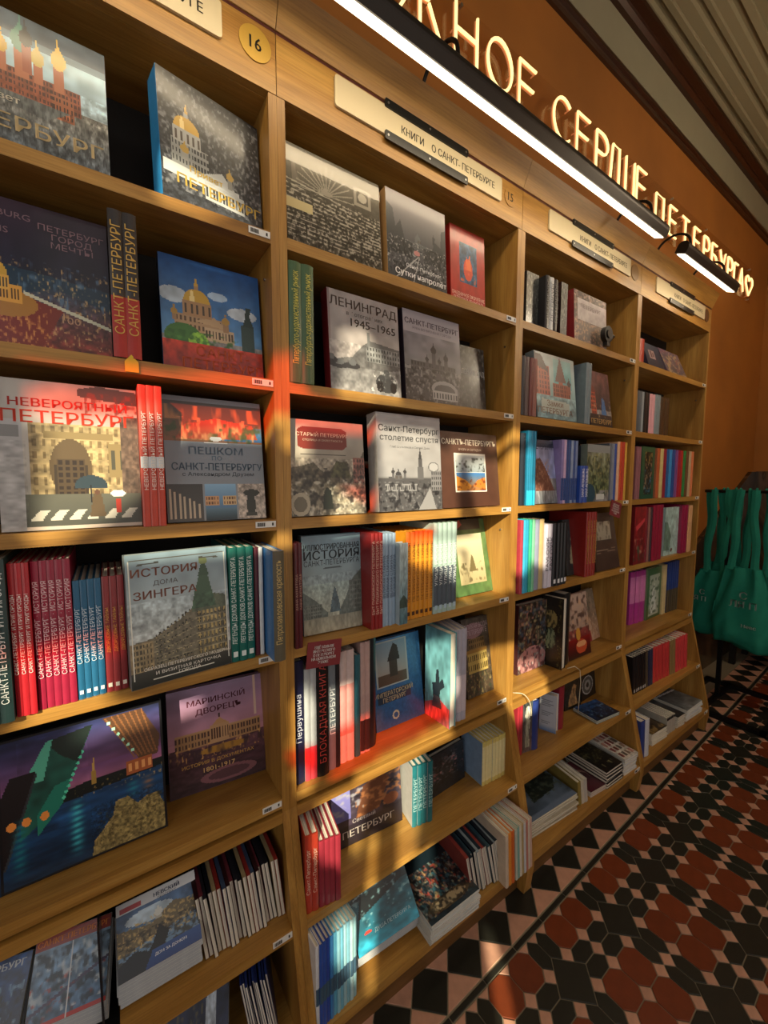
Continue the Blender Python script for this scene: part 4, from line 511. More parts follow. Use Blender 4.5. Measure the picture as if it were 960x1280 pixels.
dict(b=3,s=2,k='S',n=2,a=(1.716, -0.005),e=(1.761, -0.005),H=0.2575,l=0,D=0.19,c='#6c7c84',lab='tall grey blue spine right of the castle book',grp='two tall grey blue spines'),
dict(b=3,s=2,k='F',n=1,a=(1.83, 0.03),e=(2.023, 0.03),H=0.2623,l=8,D=0.02,c='#3a2a2c',art='castle2',ttl=[('ПЕТЕРБУРГ', 0.5, 0.1, 0.12, '#c8a868')],lab='dark book with red tower and blue figure by right upright'),
dict(b=3,s=3,k='S',n=1,a=(1.299, 0.0),e=(1.332, -0.0),H=0.2753,l=0,D=0.19,c='#1e2832',lab='dark slate spine against left upright, third bookcase third shelf'),
dict(b=3,s=3,k='S',n=4,a=(1.333, -0.005),e=(1.385, -0.005),H=0.2856,l=0,D=0.19,c='#1f7fa4',band=('#2ab8e0', 0.0, 0.2),lab='bright cyan blue spine on third bookcase third shelf',grp='four cyan blue spines'),
dict(b=3,s=3,k='F',n=1,a=(1.417, 0.01),e=(1.559, 0.01),H=0.261,l=7,D=0.02,c='#7a8090',art='oldpet',ttl=[('ПЕТЕРБУРГ', 0.5, 0.9, 0.13, '#2a3044')],lab='book with brown facade under lilac sky, third bookcase'),
dict(b=3,s=3,k='S',n=7,a=(1.56, -0.005),e=(1.677, -0.005),H=0.2647,l=0,D=0.19,cs=['#8a7ab0', '#c8a8c8', '#27407a', '#2c4c84', '#8a98b4', '#34508a', '#7080a8'],band=('#24407c', 0.05, 0.4),lab='{c} spine left of the short navy pair',cn=['violet', 'pale lilac', 'navy', 'royal blue', 'silver blue', 'dusk blue', 'steel blue']),
dict(b=3,s=3,k='S',n=2,a=(1.678, -0.02),e=(1.7372, -0.02),H=0.1591,l=0,D=0.17,c='#2448a0',txt='SAINT-PETERSBURG',tc='#e8ecf4',lab='short royal blue spine with white Latin lettering',grp='two short royal blue spines'),
dict(b=3,s=3,k='F',n=1,a=(1.755, 0.0),e=(1.949, 0.0),H=0.2563,l=0,D=0.03,c='#6a746c',art='map',lab='book with olive green aerial view on third bookcase third shelf'),
dict(b=3,s=3,k='S',n=3,a=(1.95, 0.0),e=(2.023, 0.0),H=0.2696,l=0,D=0.19,cs=['#5c6470', '#7a828c', '#34509a'],lab='{c} spine right of the aerial view book',cn=['slate', 'light grey', 'royal blue']),
dict(b=3,s=3,k='S',n=4,a=(2.024, 0.0),e=(2.125, 0.0),H=0.2809,l=0,D=0.19,cs=['#dcae8a', '#c8502c', '#b83a28', '#c8a040'],lab='{c} spine at right end of third bookcase third shelf',cn=['peach', 'orange red', 'red', 'mustard']),
dict(b=3,s=4,k='S',n=5,a=(1.293, -0.015),e=(1.382, -0.015),H=0.2856,l=0,D=0.19,cs=['#a83a48', '#3aa8d0', '#2a98b8', '#3ab088', '#7ac09a'],lab='{c} spine at fourth shelf left end, third bookcase',cn=['rose', 'sky blue', 'cyan', 'sea green', 'pale green']),
dict(b=3,s=4,k='S',n=2,a=(1.39, -0.01),e=(1.448, -0.01),H=0.2829,l=0,D=0.19,cs=['#8a90a8', '#b8a070'],lab='{c} spine left of the lettered white spines',cn=['lavender grey', 'khaki']),
dict(b=3,s=4,k='S',n=2,a=(1.449, -0.015),e=(1.5, -0.015),H=0.2609,l=0,D=0.17,c='#c8c4d4',txt='PAVLOVSK',tc='#3a3444',big=1,lab='whitish spine with dark Latin lettering beside black spines',grp='two whitish lettered spines'),
dict(b=3,s=4,k='S',n=4,a=(1.501, -0.02),e=(1.601, -0.02),H=0.2618,l=0,D=0.17,c='#15161c',mark='#d8d8dc',lab='black spine with white foot mark, third bookcase fourth shelf',grp='four black spines with white marks'),
dict(b=3,s=4,k='F',n=1,a=(1.716, 0.05),e=(1.828, 0.05),H=0.2562,l=8,D=0.02,c='#2a3436',art='sculpt',lab='dark green book with pale sculpture behind black spines'),
dict(b=3,s=4,k='F',n=1,a=(1.78, 0.03),e=(1.848, 0.03),H=0.2669,l=8,D=0.02,c='#7a1a20',art='redorn',lab='red ornamental book leaning behind the red gold spines'),
dict(b=3,s=4,k='S',n=4,a=(1.771, -0.005),e=(1.859, -0.005),H=0.2937,l=0,D=0.19,c='#8c2420',txt='РОССИЙСКИЙ ТЕАТР',tc='#c89a4a',lab='russet spine with gilt lettering on fourth shelf',grp='four russet gilt spines'),
dict(b=3,s=4,k='F',n=1,a=(1.896, 0.01),e=(2.115, 0.01),H=0.2773,l=10,D=0.03,c='#4a3a30',art='brownbook',lab='brown book with small pale picture leaning by the right upright'),
dict(b=3,s=5,k='F',n=1,a=(1.419, 0.082),e=(1.612, 0.079),H=0.3053,l=0,D=0.03,c='#4c2a2c',art='ornate',lab='thick book with colourful ornament cover at fifth shelf left end'),
dict(b=3,s=5,k='F',n=1,a=(1.612, 0.1),e=(1.625, 0.005),H=0.3187,l=0,D=0.035,c='#141416',art='blackorn',lab='thick black book with gilt border angled out past the shelf'),
dict(b=3,s=5,k='S',n=1,a=(1.661, 0.019),e=(1.7202, 0.026),H=0.3309,l=0,D=0.17,c='#1a1a1e',lab='black spine right of angled gilt-bordered book'),
dict(b=3,s=5,k='F',n=1,a=(1.725, 0.031),e=(1.914, 0.029),H=0.2978,l=8,D=0.015,c='#b08a7a',art='ladies',lab='red and cream paperback with ladies and a tea bowl'),
dict(b=3,s=5,k='F',n=1,a=(1.988, 0.095),e=(2.1451, 0.107),H=0.2596,l=12,D=0.02,c='#b89a80',art='lace',lab='beige lace patterned book leaning back on fifth shelf'),
dict(b=3,s=6,k='S',n=2,a=(1.364, 0.03),e=(1.4, 0.029),H=0.24,l=0,D=0.16,c='#a02c38',lab='red spine at sixth shelf left end, third bookcase',grp='two red spines by the hanging cord'),
dict(b=3,s=6,k='F',n=1,a=(1.404, 0.033),e=(1.453, 0.024),H=0.2329,l=0,D=0.02,c='#6a6a64',art='whitestat',lab='small book with white statue under a hanging cord'),
dict(b=3,s=6,k='S',n=1,a=(1.454, 0.02),e=(1.4892, 0.015),H=0.2166,l=0,D=0.15,c='#24387a',lab='navy spine beside the white statue book'),
dict(b=3,s=6,k='F',n=1,a=(1.615, 0.1),e=(1.64, 0.03),H=0.176,l=0,D=0.035,c='#c8ccd8',art='whitetext',lab='white text-covered booklet standing angled on sixth shelf'),
dict(b=3,s=6,k='S',n=1,a=(1.68, 0.038),e=(1.721, 0.039),H=0.2038,l=0,D=0.14,c='#8c2434',lab='raspberry spine right of the white text booklet'),
dict(b=3,s=6,k='F',n=1,a=(1.84, 0.109),e=(1.969, 0.1),H=0.15,l=6,D=0.015,c='#2c2a22',art='animal',lab='dark book with brown animal shapes at the shelf back'),
dict(b=3,s=6,k='F',n=1,a=(1.994, 0.11),e=(2.1451, 0.117),H=0.1337,l=6,D=0.015,c='#1c1c1e',art='plate',lab='black book with round silver plate at the shelf back'),
dict(b=3,s=6,k='H',n=3,a=(1.867, -0.04),e=(2.038, -0.06),H=0.006,l=0,D=0.13,c='#6c8484',art='bluemag',lab='flat blue grey booklet, top of small pile on sixth shelf',labr='booklet under the flat blue grey booklet',grp='booklets in the small flat pile'),
dict(b=3,s=7,k='H',n=8,a=(1.335, -0.071),e=(1.632, -0.087),H=0.009,l=0,D=0.2,c='#b8b09c',art='bigblue',lab='grey blue art magazine, top of thick pile on bottom shelf',labr='cream-edged magazine in the thick pile under the grey blue one',grp='cream-edged magazines in the thick pile'),
dict(b=3,s=7,k='S',n=3,a=(1.653, -0.086),e=(1.714, -0.095),H=0.11,l=0,D=0.17,cs=['#8a7a40', '#c8c0b0', '#b8b4ac'],tilt=-7,lab='{c} book leaning on the thick magazine pile',cn=['olive gold', 'ivory', 'light grey']),
dict(b=3,s=7,k='H',n=4,a=(1.742, -0.087),e=(1.852, -0.098),H=0.006,l=0,D=0.18,c='#b8a8a0',art='maroon',lab='maroon magazine lying between ivory books and black pile',labr='magazine under the maroon one',grp='magazines under the maroon one'),
dict(b=3,s=7,k='H',n=6,a=(1.853, -0.103),e=(1.991, -0.107),H=0.013,l=0,D=0.21,c='#17171a',art='blackbox',lab='black hardcover lying flat, top of black pile',labr='black hardcover in pile under the topmost',grp='black hardcovers lying flat'),
dict(b=3,s=7,k='H',n=7,a=(2.008, -0.106),e=(2.119, -0.115),H=0.012,l=0,D=0.19,c='#c8ccd0',art='photos',lab='magazine with photo grid atop the white pile, third bookcase',labr='white-edged magazine under the photo grid one',grp='white pile beside black hardcovers'),
dict(b=4,s=1,k='S',n=1,a=(2.194, 0.0),e=(2.244, 0.0),H=0.11,l=0,D=0.17,c='#b03a28',lab='small red spine on farthest bookcase top shelf'),
dict(b=4,s=1,k='F',n=1,a=(2.368, 0.03),e=(2.559, 0.03),H=0.1494,l=18,D=0.02,c='#2c3248',art='navyplain',lab='navy book with small pink square leaning far back'),
dict(b=4,s=1,k='F',n=1,a=(2.6, 0.03),e=(2.861, 0.03),H=0.1665,l=22,D=0.02,c='#5a5060',art='goldnoise',lab='gold and violet patterned book leaning far back'),
dict(b=4,s=2,k='S',n=3,a=(2.197, -0.0),e=(2.274, 0.0),H=0.2001,l=0,D=0.19,cs=['#4a5258', '#5a646a', '#9aa4a8'],lab='{c} spine at left end of farthest bookcase second shelf',cn=['dark grey', 'mid grey', 'silver']),
dict(b=4,s=2,k='S',n=2,a=(2.275, 0.0),e=(2.328, -0.0),H=0.2016,l=0,D=0.19,c='#121214',lab='black spine left of the pink spines',grp='two black spines on farthest second shelf'),
dict(b=4,s=2,k='S',n=2,a=(2.329, -0.0),e=(2.392, 0.0),H=0.2,l=0,D=0.19,c='#d8a0a8',lab='pink spine on farthest bookcase second shelf',grp='two pink spines'),
dict(b=4,s=2,k='S',n=2,a=(2.393, 0.0),e=(2.458, 0.0),H=0.2034,l=0,D=0.19,c='#7a8a90',lab='grey teal spine right of the pink spines',grp='two grey teal spines'),
dict(b=4,s=2,k='S',n=2,a=(2.459, 0.0),e=(2.568, 0.0),H=0.1986,l=0,D=0.19,c='#463420',lab='dark bronze spine at right of farthest second shelf row',grp='two dark bronze spines'),
dict(b=4,s=3,k='S',n=2,a=(2.217, -0.0),e=(2.268, 0.0),H=0.2673,l=0,D=0.19,c='#8a5a60',lab='dusty pink spine beside the green framed cover',grp='two dusty pink spines'),
dict(b=4,s=3,k='F',n=1,a=(2.269, 0.0),e=(2.414, -0.0),H=0.2697,l=0,D=0.03,c='#2f5f40',art='greenorn',lab='dark green book with ornate oval picture, farthest bookcase'),
dict(b=4,s=3,k='S',n=14,a=(2.423, 0.0),e=(2.95, 0.0),H=0.2684,l=0,D=0.19,cs=['#7a4a34', '#b05a34', '#c8b878', '#8a2434', '#1c5a94', '#3a8ac8', '#2a4a8c', '#7a4a84', '#9a2038', '#a82a24', '#2f7a40', '#6a4a30', '#b8a080', '#d07a50'],lab='{c} spine in the colourful third row of the farthest bookcase',cn=['brown', 'terracotta', 'sand', 'wine', 'deep blue', 'sky blue', 'indigo', 'purple', 'crimson', 'scarlet', 'green', 'umber', 'beige', 'coral']),
dict(b=4,s=4,k='F',n=1,a=(2.226, 0.0),e=(2.35, 0.0),H=0.3014,l=0,D=0.03,c='#6a1820',art='redorn',lab='dark red illustrated book at fourth shelf left end, farthest bookcase'),
dict(b=4,s=4,k='S',n=3,a=(2.351, -0.005),e=(2.422, -0.005),H=0.2933,l=0,D=0.19,cs=['#7a2430', '#8a6058', '#3a3038'],lab='{c} spine between red illustrated book and crimson spines',cn=['wine red', 'dusty brown', 'plum black']),
dict(b=4,s=4,k='S',n=3,a=(2.423, -0.01),e=(2.547, -0.01),H=0.3036,l=0,D=0.19,c='#8c1a38',lab='crimson spine left of the white map booklet',grp='three crimson spines left of the map booklet'),
dict(b=4,s=4,k='F',n=1,a=(2.635, 0.02),e=(2.822, 0.02),H=0.2803,l=0,D=0.015,c='#a8c4c0',art='mapwhite',lab='white booklet with pale green map sketch'),
dict(b=4,s=4,k='S',n=2,a=(2.823, 0.0),e=(2.9166, -0.0),H=0.2902,l=0,D=0.19,c='#8a1c44',lab='magenta crimson spine right of the map booklet',grp='two magenta crimson spines'),
dict(b=4,s=4,k='S',n=2,a=(2.9176, -0.0),e=(2.976, 0.0),H=0.286,l=0,D=0.19,c='#c89a70',lab='tan spine at far right of fourth shelf',grp='two tan spines'),
dict(b=4,s=5,k='S',n=3,a=(2.461, 0.103),e=(2.622, 0.091),H=0.3099,l=0,D=0.16,c='#a8388c',band=('#c878b0', 0.4, 0.9),lab='magenta spine at fifth shelf left end, farthest bookcase',grp='three magenta spines'),
dict(b=4,s=5,k='F',n=1,a=(2.626, 0.089),e=(2.823, 0.094),H=0.3103,l=0,D=0.02,c='#6a8a60',art='greenwhite',lab='green bordered booklet with white shape on fifth shelf'),
dict(b=4,s=5,k='S',n=2,a=(2.824, 0.081),e=(2.8848, 0.084),H=0.3112,l=0,D=0.16,c='#c8b888',lab='cream spine left of the blue night spines',grp='two cream spines'),
dict(b=4,s=5,k='S',n=6,a=(2.8858, 0.081),e=(3.0451, 0.074),H=0.3218,l=0,D=0.16,c='#1c3a7c',band=('#4a4434', 0.0, 0.45),lab='blue spine with golden city foot at fifth shelf right end',grp='six blue and gold spines'),
dict(b=4,s=6,k='S',n=6,a=(2.294, -0.008),e=(2.434, -0.012),H=0.21,l=0,D=0.16,tilt=-5,c='#15161a',mark='#a8a8ac',lab='black spine at left end of the farthest sixth shelf',grp='six black spines on farthest sixth shelf'),
dict(b=4,s=6,k='S',n=3,a=(2.435, -0.012),e=(2.517, -0.014),H=0.21,l=0,D=0.16,tilt=-5,cs=['#4a4438', '#232c4a', '#2c3450'],lab='{c} spine between black spines and red spines',cn=['dark bronze', 'midnight blue', 'slate blue']),
dict(b=4,s=6,k='S',n=5,a=(2.518, -0.014),e=(2.715, -0.023),H=0.21,l=0,D=0.16,tilt=-5,c='#c03a3c',lab='salmon red spine in middle of the farthest sixth shelf',grp='five salmon red spines'),
dict(b=4,s=6,k='S',n=2,a=(2.716, -0.023),e=(2.778, -0.029),H=0.21,l=0,D=0.16,tilt=-5,c='#8a7248',lab='gilt brown spine between two groups of red spines',grp='two gilt brown spines'),
dict(b=4,s=6,k='S',n=4,a=(2.779, -0.029),e=(2.936, -0.036),H=0.21,l=0,D=0.16,tilt=-5,c='#cc4246',lab='coral red spine at right end of the farthest sixth shelf',grp='four coral red spines'),
dict(b=4,s=7,k='S',n=2,a=(2.198, -0.099),e=(2.275, -0.107),H=0.2,l=0,D=0.15,tilt=-2,cs=['#2a3f84', '#c8ccd4'],lab='{c} book standing at bottom shelf left end, farthest bookcase',cn=['navy', 'pale grey']),
dict(b=4,s=7,k='H',n=7,a=(2.363, -0.083),e=(2.524, -0.093),H=0.009,l=0,D=0.2,c='#d0ccbc',art='goldnoise2',lab='magazine with brown gold picture, top of first white pile',labr='white-edged magazine under the brown gold one',grp='first white pile on farthest bottom shelf'),
dict(b=4,s=7,k='S',n=5,a=(2.544, -0.09),e=(2.64, -0.093),H=0.1,l=0,D=0.17,tilt=-8,c='#b0aca0',top='#1c1c20',lab='thin black-topped book leaning between two white piles',grp='five thin leaning books'),
dict(b=4,s=7,k='H',n=6,a=(2.657, -0.095),e=(2.745, -0.1),H=0.011,l=0,D=0.19,c='#b8b4a8',art='greymag',lab='grey magazine topmost of the narrow middle pile',labr='magazine in narrow middle pile under the grey one',grp='narrow middle pile'),
dict(b=4,s=7,k='H',n=8,a=(2.771, -0.099),e=(2.983, -0.102),H=0.009,l=0,D=0.19,c='#cfd4d8',art='greymag2',lab='pale magazine atop the rightmost pile of the bottom shelf',labr='white-edged magazine in rightmost bottom pile',grp='rightmost bottom shelf pile'),
]
# ================================================================== setting
WY = .25; XR = 5.12; XL = -2.6; YF = -2.4; ZC = 4.16
M_PLASTER = plain('ochre_plaster', '#9a5f1e', .75, noise=.30, scale=2.6, bump=.35)
M_CREAM = plain('cream_stucco', '#8f8a72', .8, noise=.08, scale=6)
M_CEIL = plain('ceiling_paint', '#857d62', .8, noise=.08, scale=5)
M_BROWN = plain('dark_brown_moulding', '#34190c', .35, noise=.2, coat=.3)
def marble():
    m, nt, p = newmat('dark_marble'); tc = N(nt, 'ShaderNodeTexCoord'); n1 = N(nt, 'ShaderNodeTexNoise'); n1.inputs['Scale'].default_value = 3; n1.inputs['Detail'].default_value = 8; n1.inputs['Distortion'].default_value = 1.6
    mp = N(nt, 'ShaderNodeMapping'); mp.inputs['Scale'].default_value = (1.6, 1.6, .6); nt.links.new(tc.outputs['Object'], mp.inputs[0]); nt.links.new(mp.outputs[0], n1.inputs[0])
    r = ramp(nt, [(.3, '#231a13'), (.5, '#403022'), (.6, '#5c4532'), (.66, '#33261a'), (.8, '#8a745a')]); nt.links.new(n1.outputs[0], r.inputs[0]); nt.links.new(r.outputs[0], p.inputs['Base Color']); p.inputs['Roughness'].default_value = .22; return m
M_MARBLE = marble()
def struct(name, mb, mat): o = mb.build(name, mat); o['kind'] = 'structure'; return o
struct('wall_back', MB().box(XL, XR, WY, WY+.1, 0, ZC+.4), M_PLASTER)
wr = struct('wall_right', MB().box(XR, XR+.1, YF, WY+.1, 0, ZC+.4), M_PLASTER)
struct('wall_left', MB().box(XL-.1, XL, YF-.1, WY+.1, 0, ZC+.4), M_PLASTER)
d = struct('baseboard_back', MB().prism([(3.06, 0), (XR, 0), (XR, 1.656), (4.974, 1.656), (3.06, .745)], WY-.03, WY, 'y'), M_MARBLE)
d = struct('baseboard_right', MB().box(XR-.03, XR, YF, WY-.03, 0, 1.66), M_MARBLE)
# window wall behind the camera
WX0, WX1, WZ0, WZ1 = -2.15, -.2, .95, 4.02
wf = MB(); wf.box(XL, WX0, YF-.25, YF, 0, ZC+.4); wf.box(WX1, XR, YF-.25, YF, 0, ZC+.4); wf.box(WX0, WX1, YF-.25, YF, 0, WZ0); wf.box(WX0, WX1, YF-.25, YF, WZ1, ZC+.4)
struct('wall_front', wf, M_PLASTER)
wfr = MB()
for x in (WX0, WX1-.06): wfr.box(x, x+.06, YF-.1, YF-.03, WZ0, WZ1)
for z in (WZ0, WZ1-.06): wfr.box(WX0, WX1, YF-.1, YF-.03, z, z+.06)
win = struct('window_1', wfr, M_BROWN)
def thin(name, c):
    m, nt, p = newmat(name); t = N(nt, 'ShaderNodeBsdfTransparent'); t.inputs[0].default_value = c+(1,); g = N(nt, 'ShaderNodeBsdfGlossy'); g.inputs['Roughness'].default_value = .03
    lw = N(nt, 'ShaderNodeLayerWeight'); lw.inputs[0].default_value = .5; fr = N(nt, 'ShaderNodeMath', operation='POWER'); fr.inputs[1].default_value = 5; nt.links.new(lw.outputs['Facing'], fr.inputs[0]); f2 = N(nt, 'ShaderNodeMath', operation='MULTIPLY_ADD'); f2.inputs[1].default_value = .5; f2.inputs[2].default_value = .03; nt.links.new(fr.outputs[0], f2.inputs[0]); mx = N(nt, 'ShaderNodeMixShader'); nt.links.new(f2.outputs[0], mx.inputs[0]); nt.links.new(t.outputs[0], mx.inputs[1]); nt.links.new(g.outputs[0], mx.inputs[2])
    nt.links.new(mx.outputs[0], nt.nodes['Material Output'].inputs[0]); return m
M_GLASS = thin('clear_glass', (.96, .97, .96)); M_REDFILM = thin('red_sun_mask_film', (.95, .09, .02)); M_ACRYL = thin('clear_acrylic', (.97, .93, .86))
MB().box(WX0+.06, WX1-.06, YF-.07, YF-.066, WZ0+.06, WZ1-.06).build('pane', M_GLASS, win)
def poly_mask(polys, X, Z):
    m = np.zeros(X.shape, bool)
    for pts in polys:
        ins = np.zeros(X.shape, bool)
        for i in range(len(pts)):
            (x0, y0), (x1, y1) = pts[i], pts[(i+1) % len(pts)]
            if y0 == y1: continue
            ins ^= ((y0 > Z) != (y1 > Z)) & (X < (x1-x0)*(Z-y0)/(y1-y0)+x0)
        m |= ins
    return m
CS = .012; cx = np.arange(WX0+.06, WX1-.06, CS); cz = np.arange(WZ0+.06, WZ1-.06, CS); GX, GZ = np.meshgrid(cx+CS/2, cz+CS/2)
mc = poly_mask(CLEAR, GX, GZ); mr_ = poly_mask(REDF, GX, GZ)
def runs(mask, name, mat, y):
    b = MB()
    for j in range(mask.shape[0]):
        row = mask[j]; i = 0
        while i < len(row):
            if row[i]:
                k = i
                while k < len(row) and row[k]: k += 1
                x0 = cx[i]; x1 = cx[i]+CS*(k-i); z0 = cz[j]; z1 = z0+CS
                b.add([(x0, y, z0), (x1, y, z0), (x1, y, z1), (x0, y, z1)], [(0, 1, 2, 3)]); i = k
            else: i += 1
    return link(name, b.mesh(name, mat, fixn=False), win)
M_SUNMASK = plain('dark_sun_mask', '#2c2420', .6)
runs(~(mc | mr_), 'sun_mask', M_SUNMASK, YF-.06); runs(mr_, 'red_mask_film', M_REDFILM, YF-.06)  # unseen mask and red film, added to cut the sunlight into patches
# ceiling and cornice
ce = MB().box(XL, XR, YF, -.12, ZC, ZC+.1); struct('ceiling', ce, M_CEIL)
def run(name, prof, mat): return struct(name, MB().prism(prof, XL, XR, 'x'), mat)
run('trim_1', [(WY, 3.705), (WY-.014, 3.708), (WY-.018, 3.722), (WY-.011, 3.726), (WY-.011, 3.745), (WY-.022, 3.752), (WY-.022, 3.772), (WY-.012, 3.785), (WY, 3.785)], M_BROWN)
run('trim_2', [(WY, 3.785), (WY-.008, 3.785), (WY-.008, 4.01), (WY, 4.01)], M_CREAM)
run('trim_3', [(WY, 4.01), (WY-.03, 4.012), (WY-.045, 4.03), (WY-.045, 4.05), (WY-.075, 4.06), (WY-.08, 4.08), (WY, 4.08)], M_BROWN)
pr = [(WY, 4.08), (.165, 4.082), (.155, 4.10), (.13, 4.10), (.125, 4.086), (.10, 4.086), (.095, 4.104), (.05, 4.108), (.04, 4.126), (.02, 4.126), (.015, 4.114), (-.005, 4.114), (-.01, 4.13), (-.05, 4.135), (-.06, 4.15), (-.085, 4.15), (-.09, 4.135), (-.12, 4.14), (-.12, ZC+.1), (WY, ZC+.1)]
run('trim_4', pr, M_CEIL)
cf = MB()
x = -2.4
while x < XR-.2:
    for (q0, q1) in ((-.95, -.20), (-1.85, -1.1)):
        for w, z in ((.0, ZC-.028), (.03, ZC-.014), (.055, ZC-.02)):
            a0, a1, b0, b1 = x+w, x+.80-w, q0+w, q1-w; t = .018
            cf.box(a0, a1, b0, b0+t, z, ZC); cf.box(a0, a1, b1-t, b1, z, ZC); cf.box(a0, a0+t, b0, b1, z, ZC); cf.box(a1-t, a1, b0, b1, z, ZC)
    x += .92
struct('trim_5', cf, M_CEIL)

# ================================================================== tiled floor
def tile_mat(name, c, rough=.34):
    m, nt, p = newmat(name); tc = N(nt, 'ShaderNodeTexCoord'); oi = N(nt, 'ShaderNodeObjectInfo'); nz = N(nt, 'ShaderNodeTexNoise'); nz.inputs['Scale'].default_value = 30; nz.inputs['Detail'].default_value = 5
    nt.links.new(tc.outputs['Object'], nz.inputs[0]); ad = N(nt, 'ShaderNodeMath', operation='MULTIPLY_ADD'); ad.inputs[1].default_value = .35; ad.inputs[2].default_value = -.1
    nt.links.new(oi.outputs['Random'], ad.inputs[0]); a2 = N(nt, 'ShaderNodeMath', operation='ADD'); nt.links.new(ad.outputs[0], a2.inputs[0]); nt.links.new(nz.outputs[0], a2.inputs[1])
    mr = N(nt, 'ShaderNodeMapRange'); mr.inputs[3].default_value = .7; mr.inputs[4].default_value = 1.3; nt.links.new(a2.outputs[0], mr.inputs[0])
    hs = N(nt, 'ShaderNodeHueSaturation'); hs.inputs['Color'].default_value = rgba(c); nt.links.new(mr.outputs[0], hs.inputs['Value']); nt.links.new(hs.outputs[0], p.inputs['Base Color'])
    p.inputs['Roughness'].default_value = rough; p.inputs['Specular IOR Level'].default_value = .4; return m
T_RED = tile_mat('red_clay_tile', '#6c3119'); T_BLK = tile_mat('black_clay_tile', '#24241f', .3); T_PNK = tile_mat('salmon_clay_tile', '#b68a74')
M_GROUT = plain('grout', '#857b66', .85, noise=.15, scale=90)
floor = struct('floor', MB().box(XL, XR, YF, WY, -.06, 0), M_GROUT)
A = .0508; G = .0017; TO = Vector((1.455, -.353)); TA = math.radians(2.0); TC, TS = math.cos(TA), math.sin(TA)
def shrink(poly, g):
    # inset a convex polygon around its own centre by g
    n = len(poly); out = []
    for i in range(n):
        p0 = Vector(poly[i-1]); p1 = Vector(poly[i]); p2 = Vector(poly[(i+1) % n])
        e1 = (p1-p0).normalized(); e2 = (p2-p1).normalized(); n1 = Vector((-e1.y, e1.x)); n2 = Vector((-e2.y, e2.x)); b = (n1+n2).normalized()
        out.append(tuple(p1+b*(g/max(.3, b.dot(n1)))))
    return out
h = A/2
SHAPES = {
 'octagonal_tile': ([(A, -h), (A, h), (h, A), (-h, A), (-A, h), (-A, -h), (-h, -A), (h, -A)], T_RED),
 'diamond_tile': ([(3*h, 0), (0, 3*h), (-3*h, 0), (0, -3*h)], T_BLK),
 'short_hexagonal_tile': ([(A, 0), (h, h), (-h, h), (-A, 0), (-h, -h), (h, -h)], T_BLK),
 'long_hexagonal_tile': ([(0, A), (-h, h), (-h, -h), (0, -A), (h, -h), (h, h)], T_BLK),
 'square_inset_tile': ([(h, 0), (0, h), (-h, 0), (0, -h)], T_PNK),
 'edge_triangle_tile': ([(h, 0), (-h, 0), (0, -h)], T_PNK),
 'border_strip_tile': ([(3*h, -.0095), (3*h, .0095), (-3*h, .0095), (-3*h, -.0095)], T_BLK),
 'pink_triangle_tile': ([(3*h, 0), (0, 3*h), (-3*h, 0)], T_PNK),
 'black_square_tile': ([(3*h, 0), (0, 3*h), (-3*h, 0), (0, -3*h)], T_BLK),
 'upper_triangle_tile': ([(0, -3*h), (3*h, 0), (-3*h, 0)], T_PNK)}
TM = {}
for k, (poly, m) in SHAPES.items():
    a = shrink(poly, G); b = shrink(poly, G+.0012); n = len(a)
    vs = [(p[0], p[1], 0) for p in a]+[(p[0], p[1], .0022) for p in a]+[(p[0], p[1], .003) for p in b]
    fs = [(i, (i+1) % n, (i+1) % n+n, i+n) for i in range(n)]+[(n+i, n+(i+1) % n, (i+1) % n+2*n, i+2*n) for i in range(n)]+[tuple(range(2*n, 3*n))]
    TM[k] = (MB().add(vs, fs), m)
TMESH = {k: v[0].mesh(k, v[1], fixn=False) for k, v in TM.items()}
CAMI = camo.matrix_world.inverted()
def project(p):
    q = CAMI @ Vector(p)
    if q.z > -.05: return None
    return 480+F_PX*q.x/-q.z, 640-F_PX*q.y/-q.z, -q.z
REST = {}
CNT = {}
cands = []
def place(kind, p, q):
    x = TO.x+p*TC-q*TS; y = TO.y+p*TS+q*TC
    if not (XL < x < XR-.03 and YF < y < WY): return
    pr_ = project((x, y, 0)); cands.append((pr_[2] if pr_ and -15 < pr_[0] < 975 and -15 < pr_[1] < 1300 and y < -.06+.02 else 99, kind, x, y))
for i in range(-14, 14):
    for j in range(-8, 1):
        P, Q = i*6*A, j*6*A
        place('diamond_tile', P, Q)
        for sx in (-1, 1):
            for sy in (-1, 1):
                place('short_hexagonal_tile', P+3*A+sx*A, Q+sy*h)
                if Q+3*A+sy*A < 3*A: place('long_hexagonal_tile', P+sx*h, Q+3*A+sy*A); place('octagonal_tile', P+3*A+sx*A, Q+3*A+sy*A)
        for u in (1, 3, 5):
            for v in (1, 3, 5):
                if Q+v*A < 3*A-.001: place('square_inset_tile', P+u*A, Q+v*A)
        place('square_inset_tile', P+3*A, Q)
        if j == 0:
            for u in (0, 1, 3, 5): place('edge_triangle_tile', P+u*A, 3*A-.0002)
        if Q+3*A < 3*A-.001: place('square_inset_tile', P, Q+3*A)
for i in range(-28, 28):
    P = i*3*A
    place('border_strip_tile', P, 3*A+.0105); q0 = 3*A+.0225
    place('pink_triangle_tile', P, q0); place('black_square_tile', P+3*h, q0+3*h); place('upper_triangle_tile', P, q0+6*h)
cands.sort(key=lambda c: c[0])
for dist, kind, x, y in cands:
    if dist < 3.4 and CNT.get(kind, 0) < 240:
        CNT[kind] = CNT.get(kind, 0)+1; o = bpy.data.objects.new(kind, TMESH[kind]); COL.objects.link(o); o.parent = floor; o.location = (x, y, random.uniform(-.0003, .0003)); o.rotation_euler = (0, 0, TA)
    else: REST.setdefault(kind, []).append((x, y))
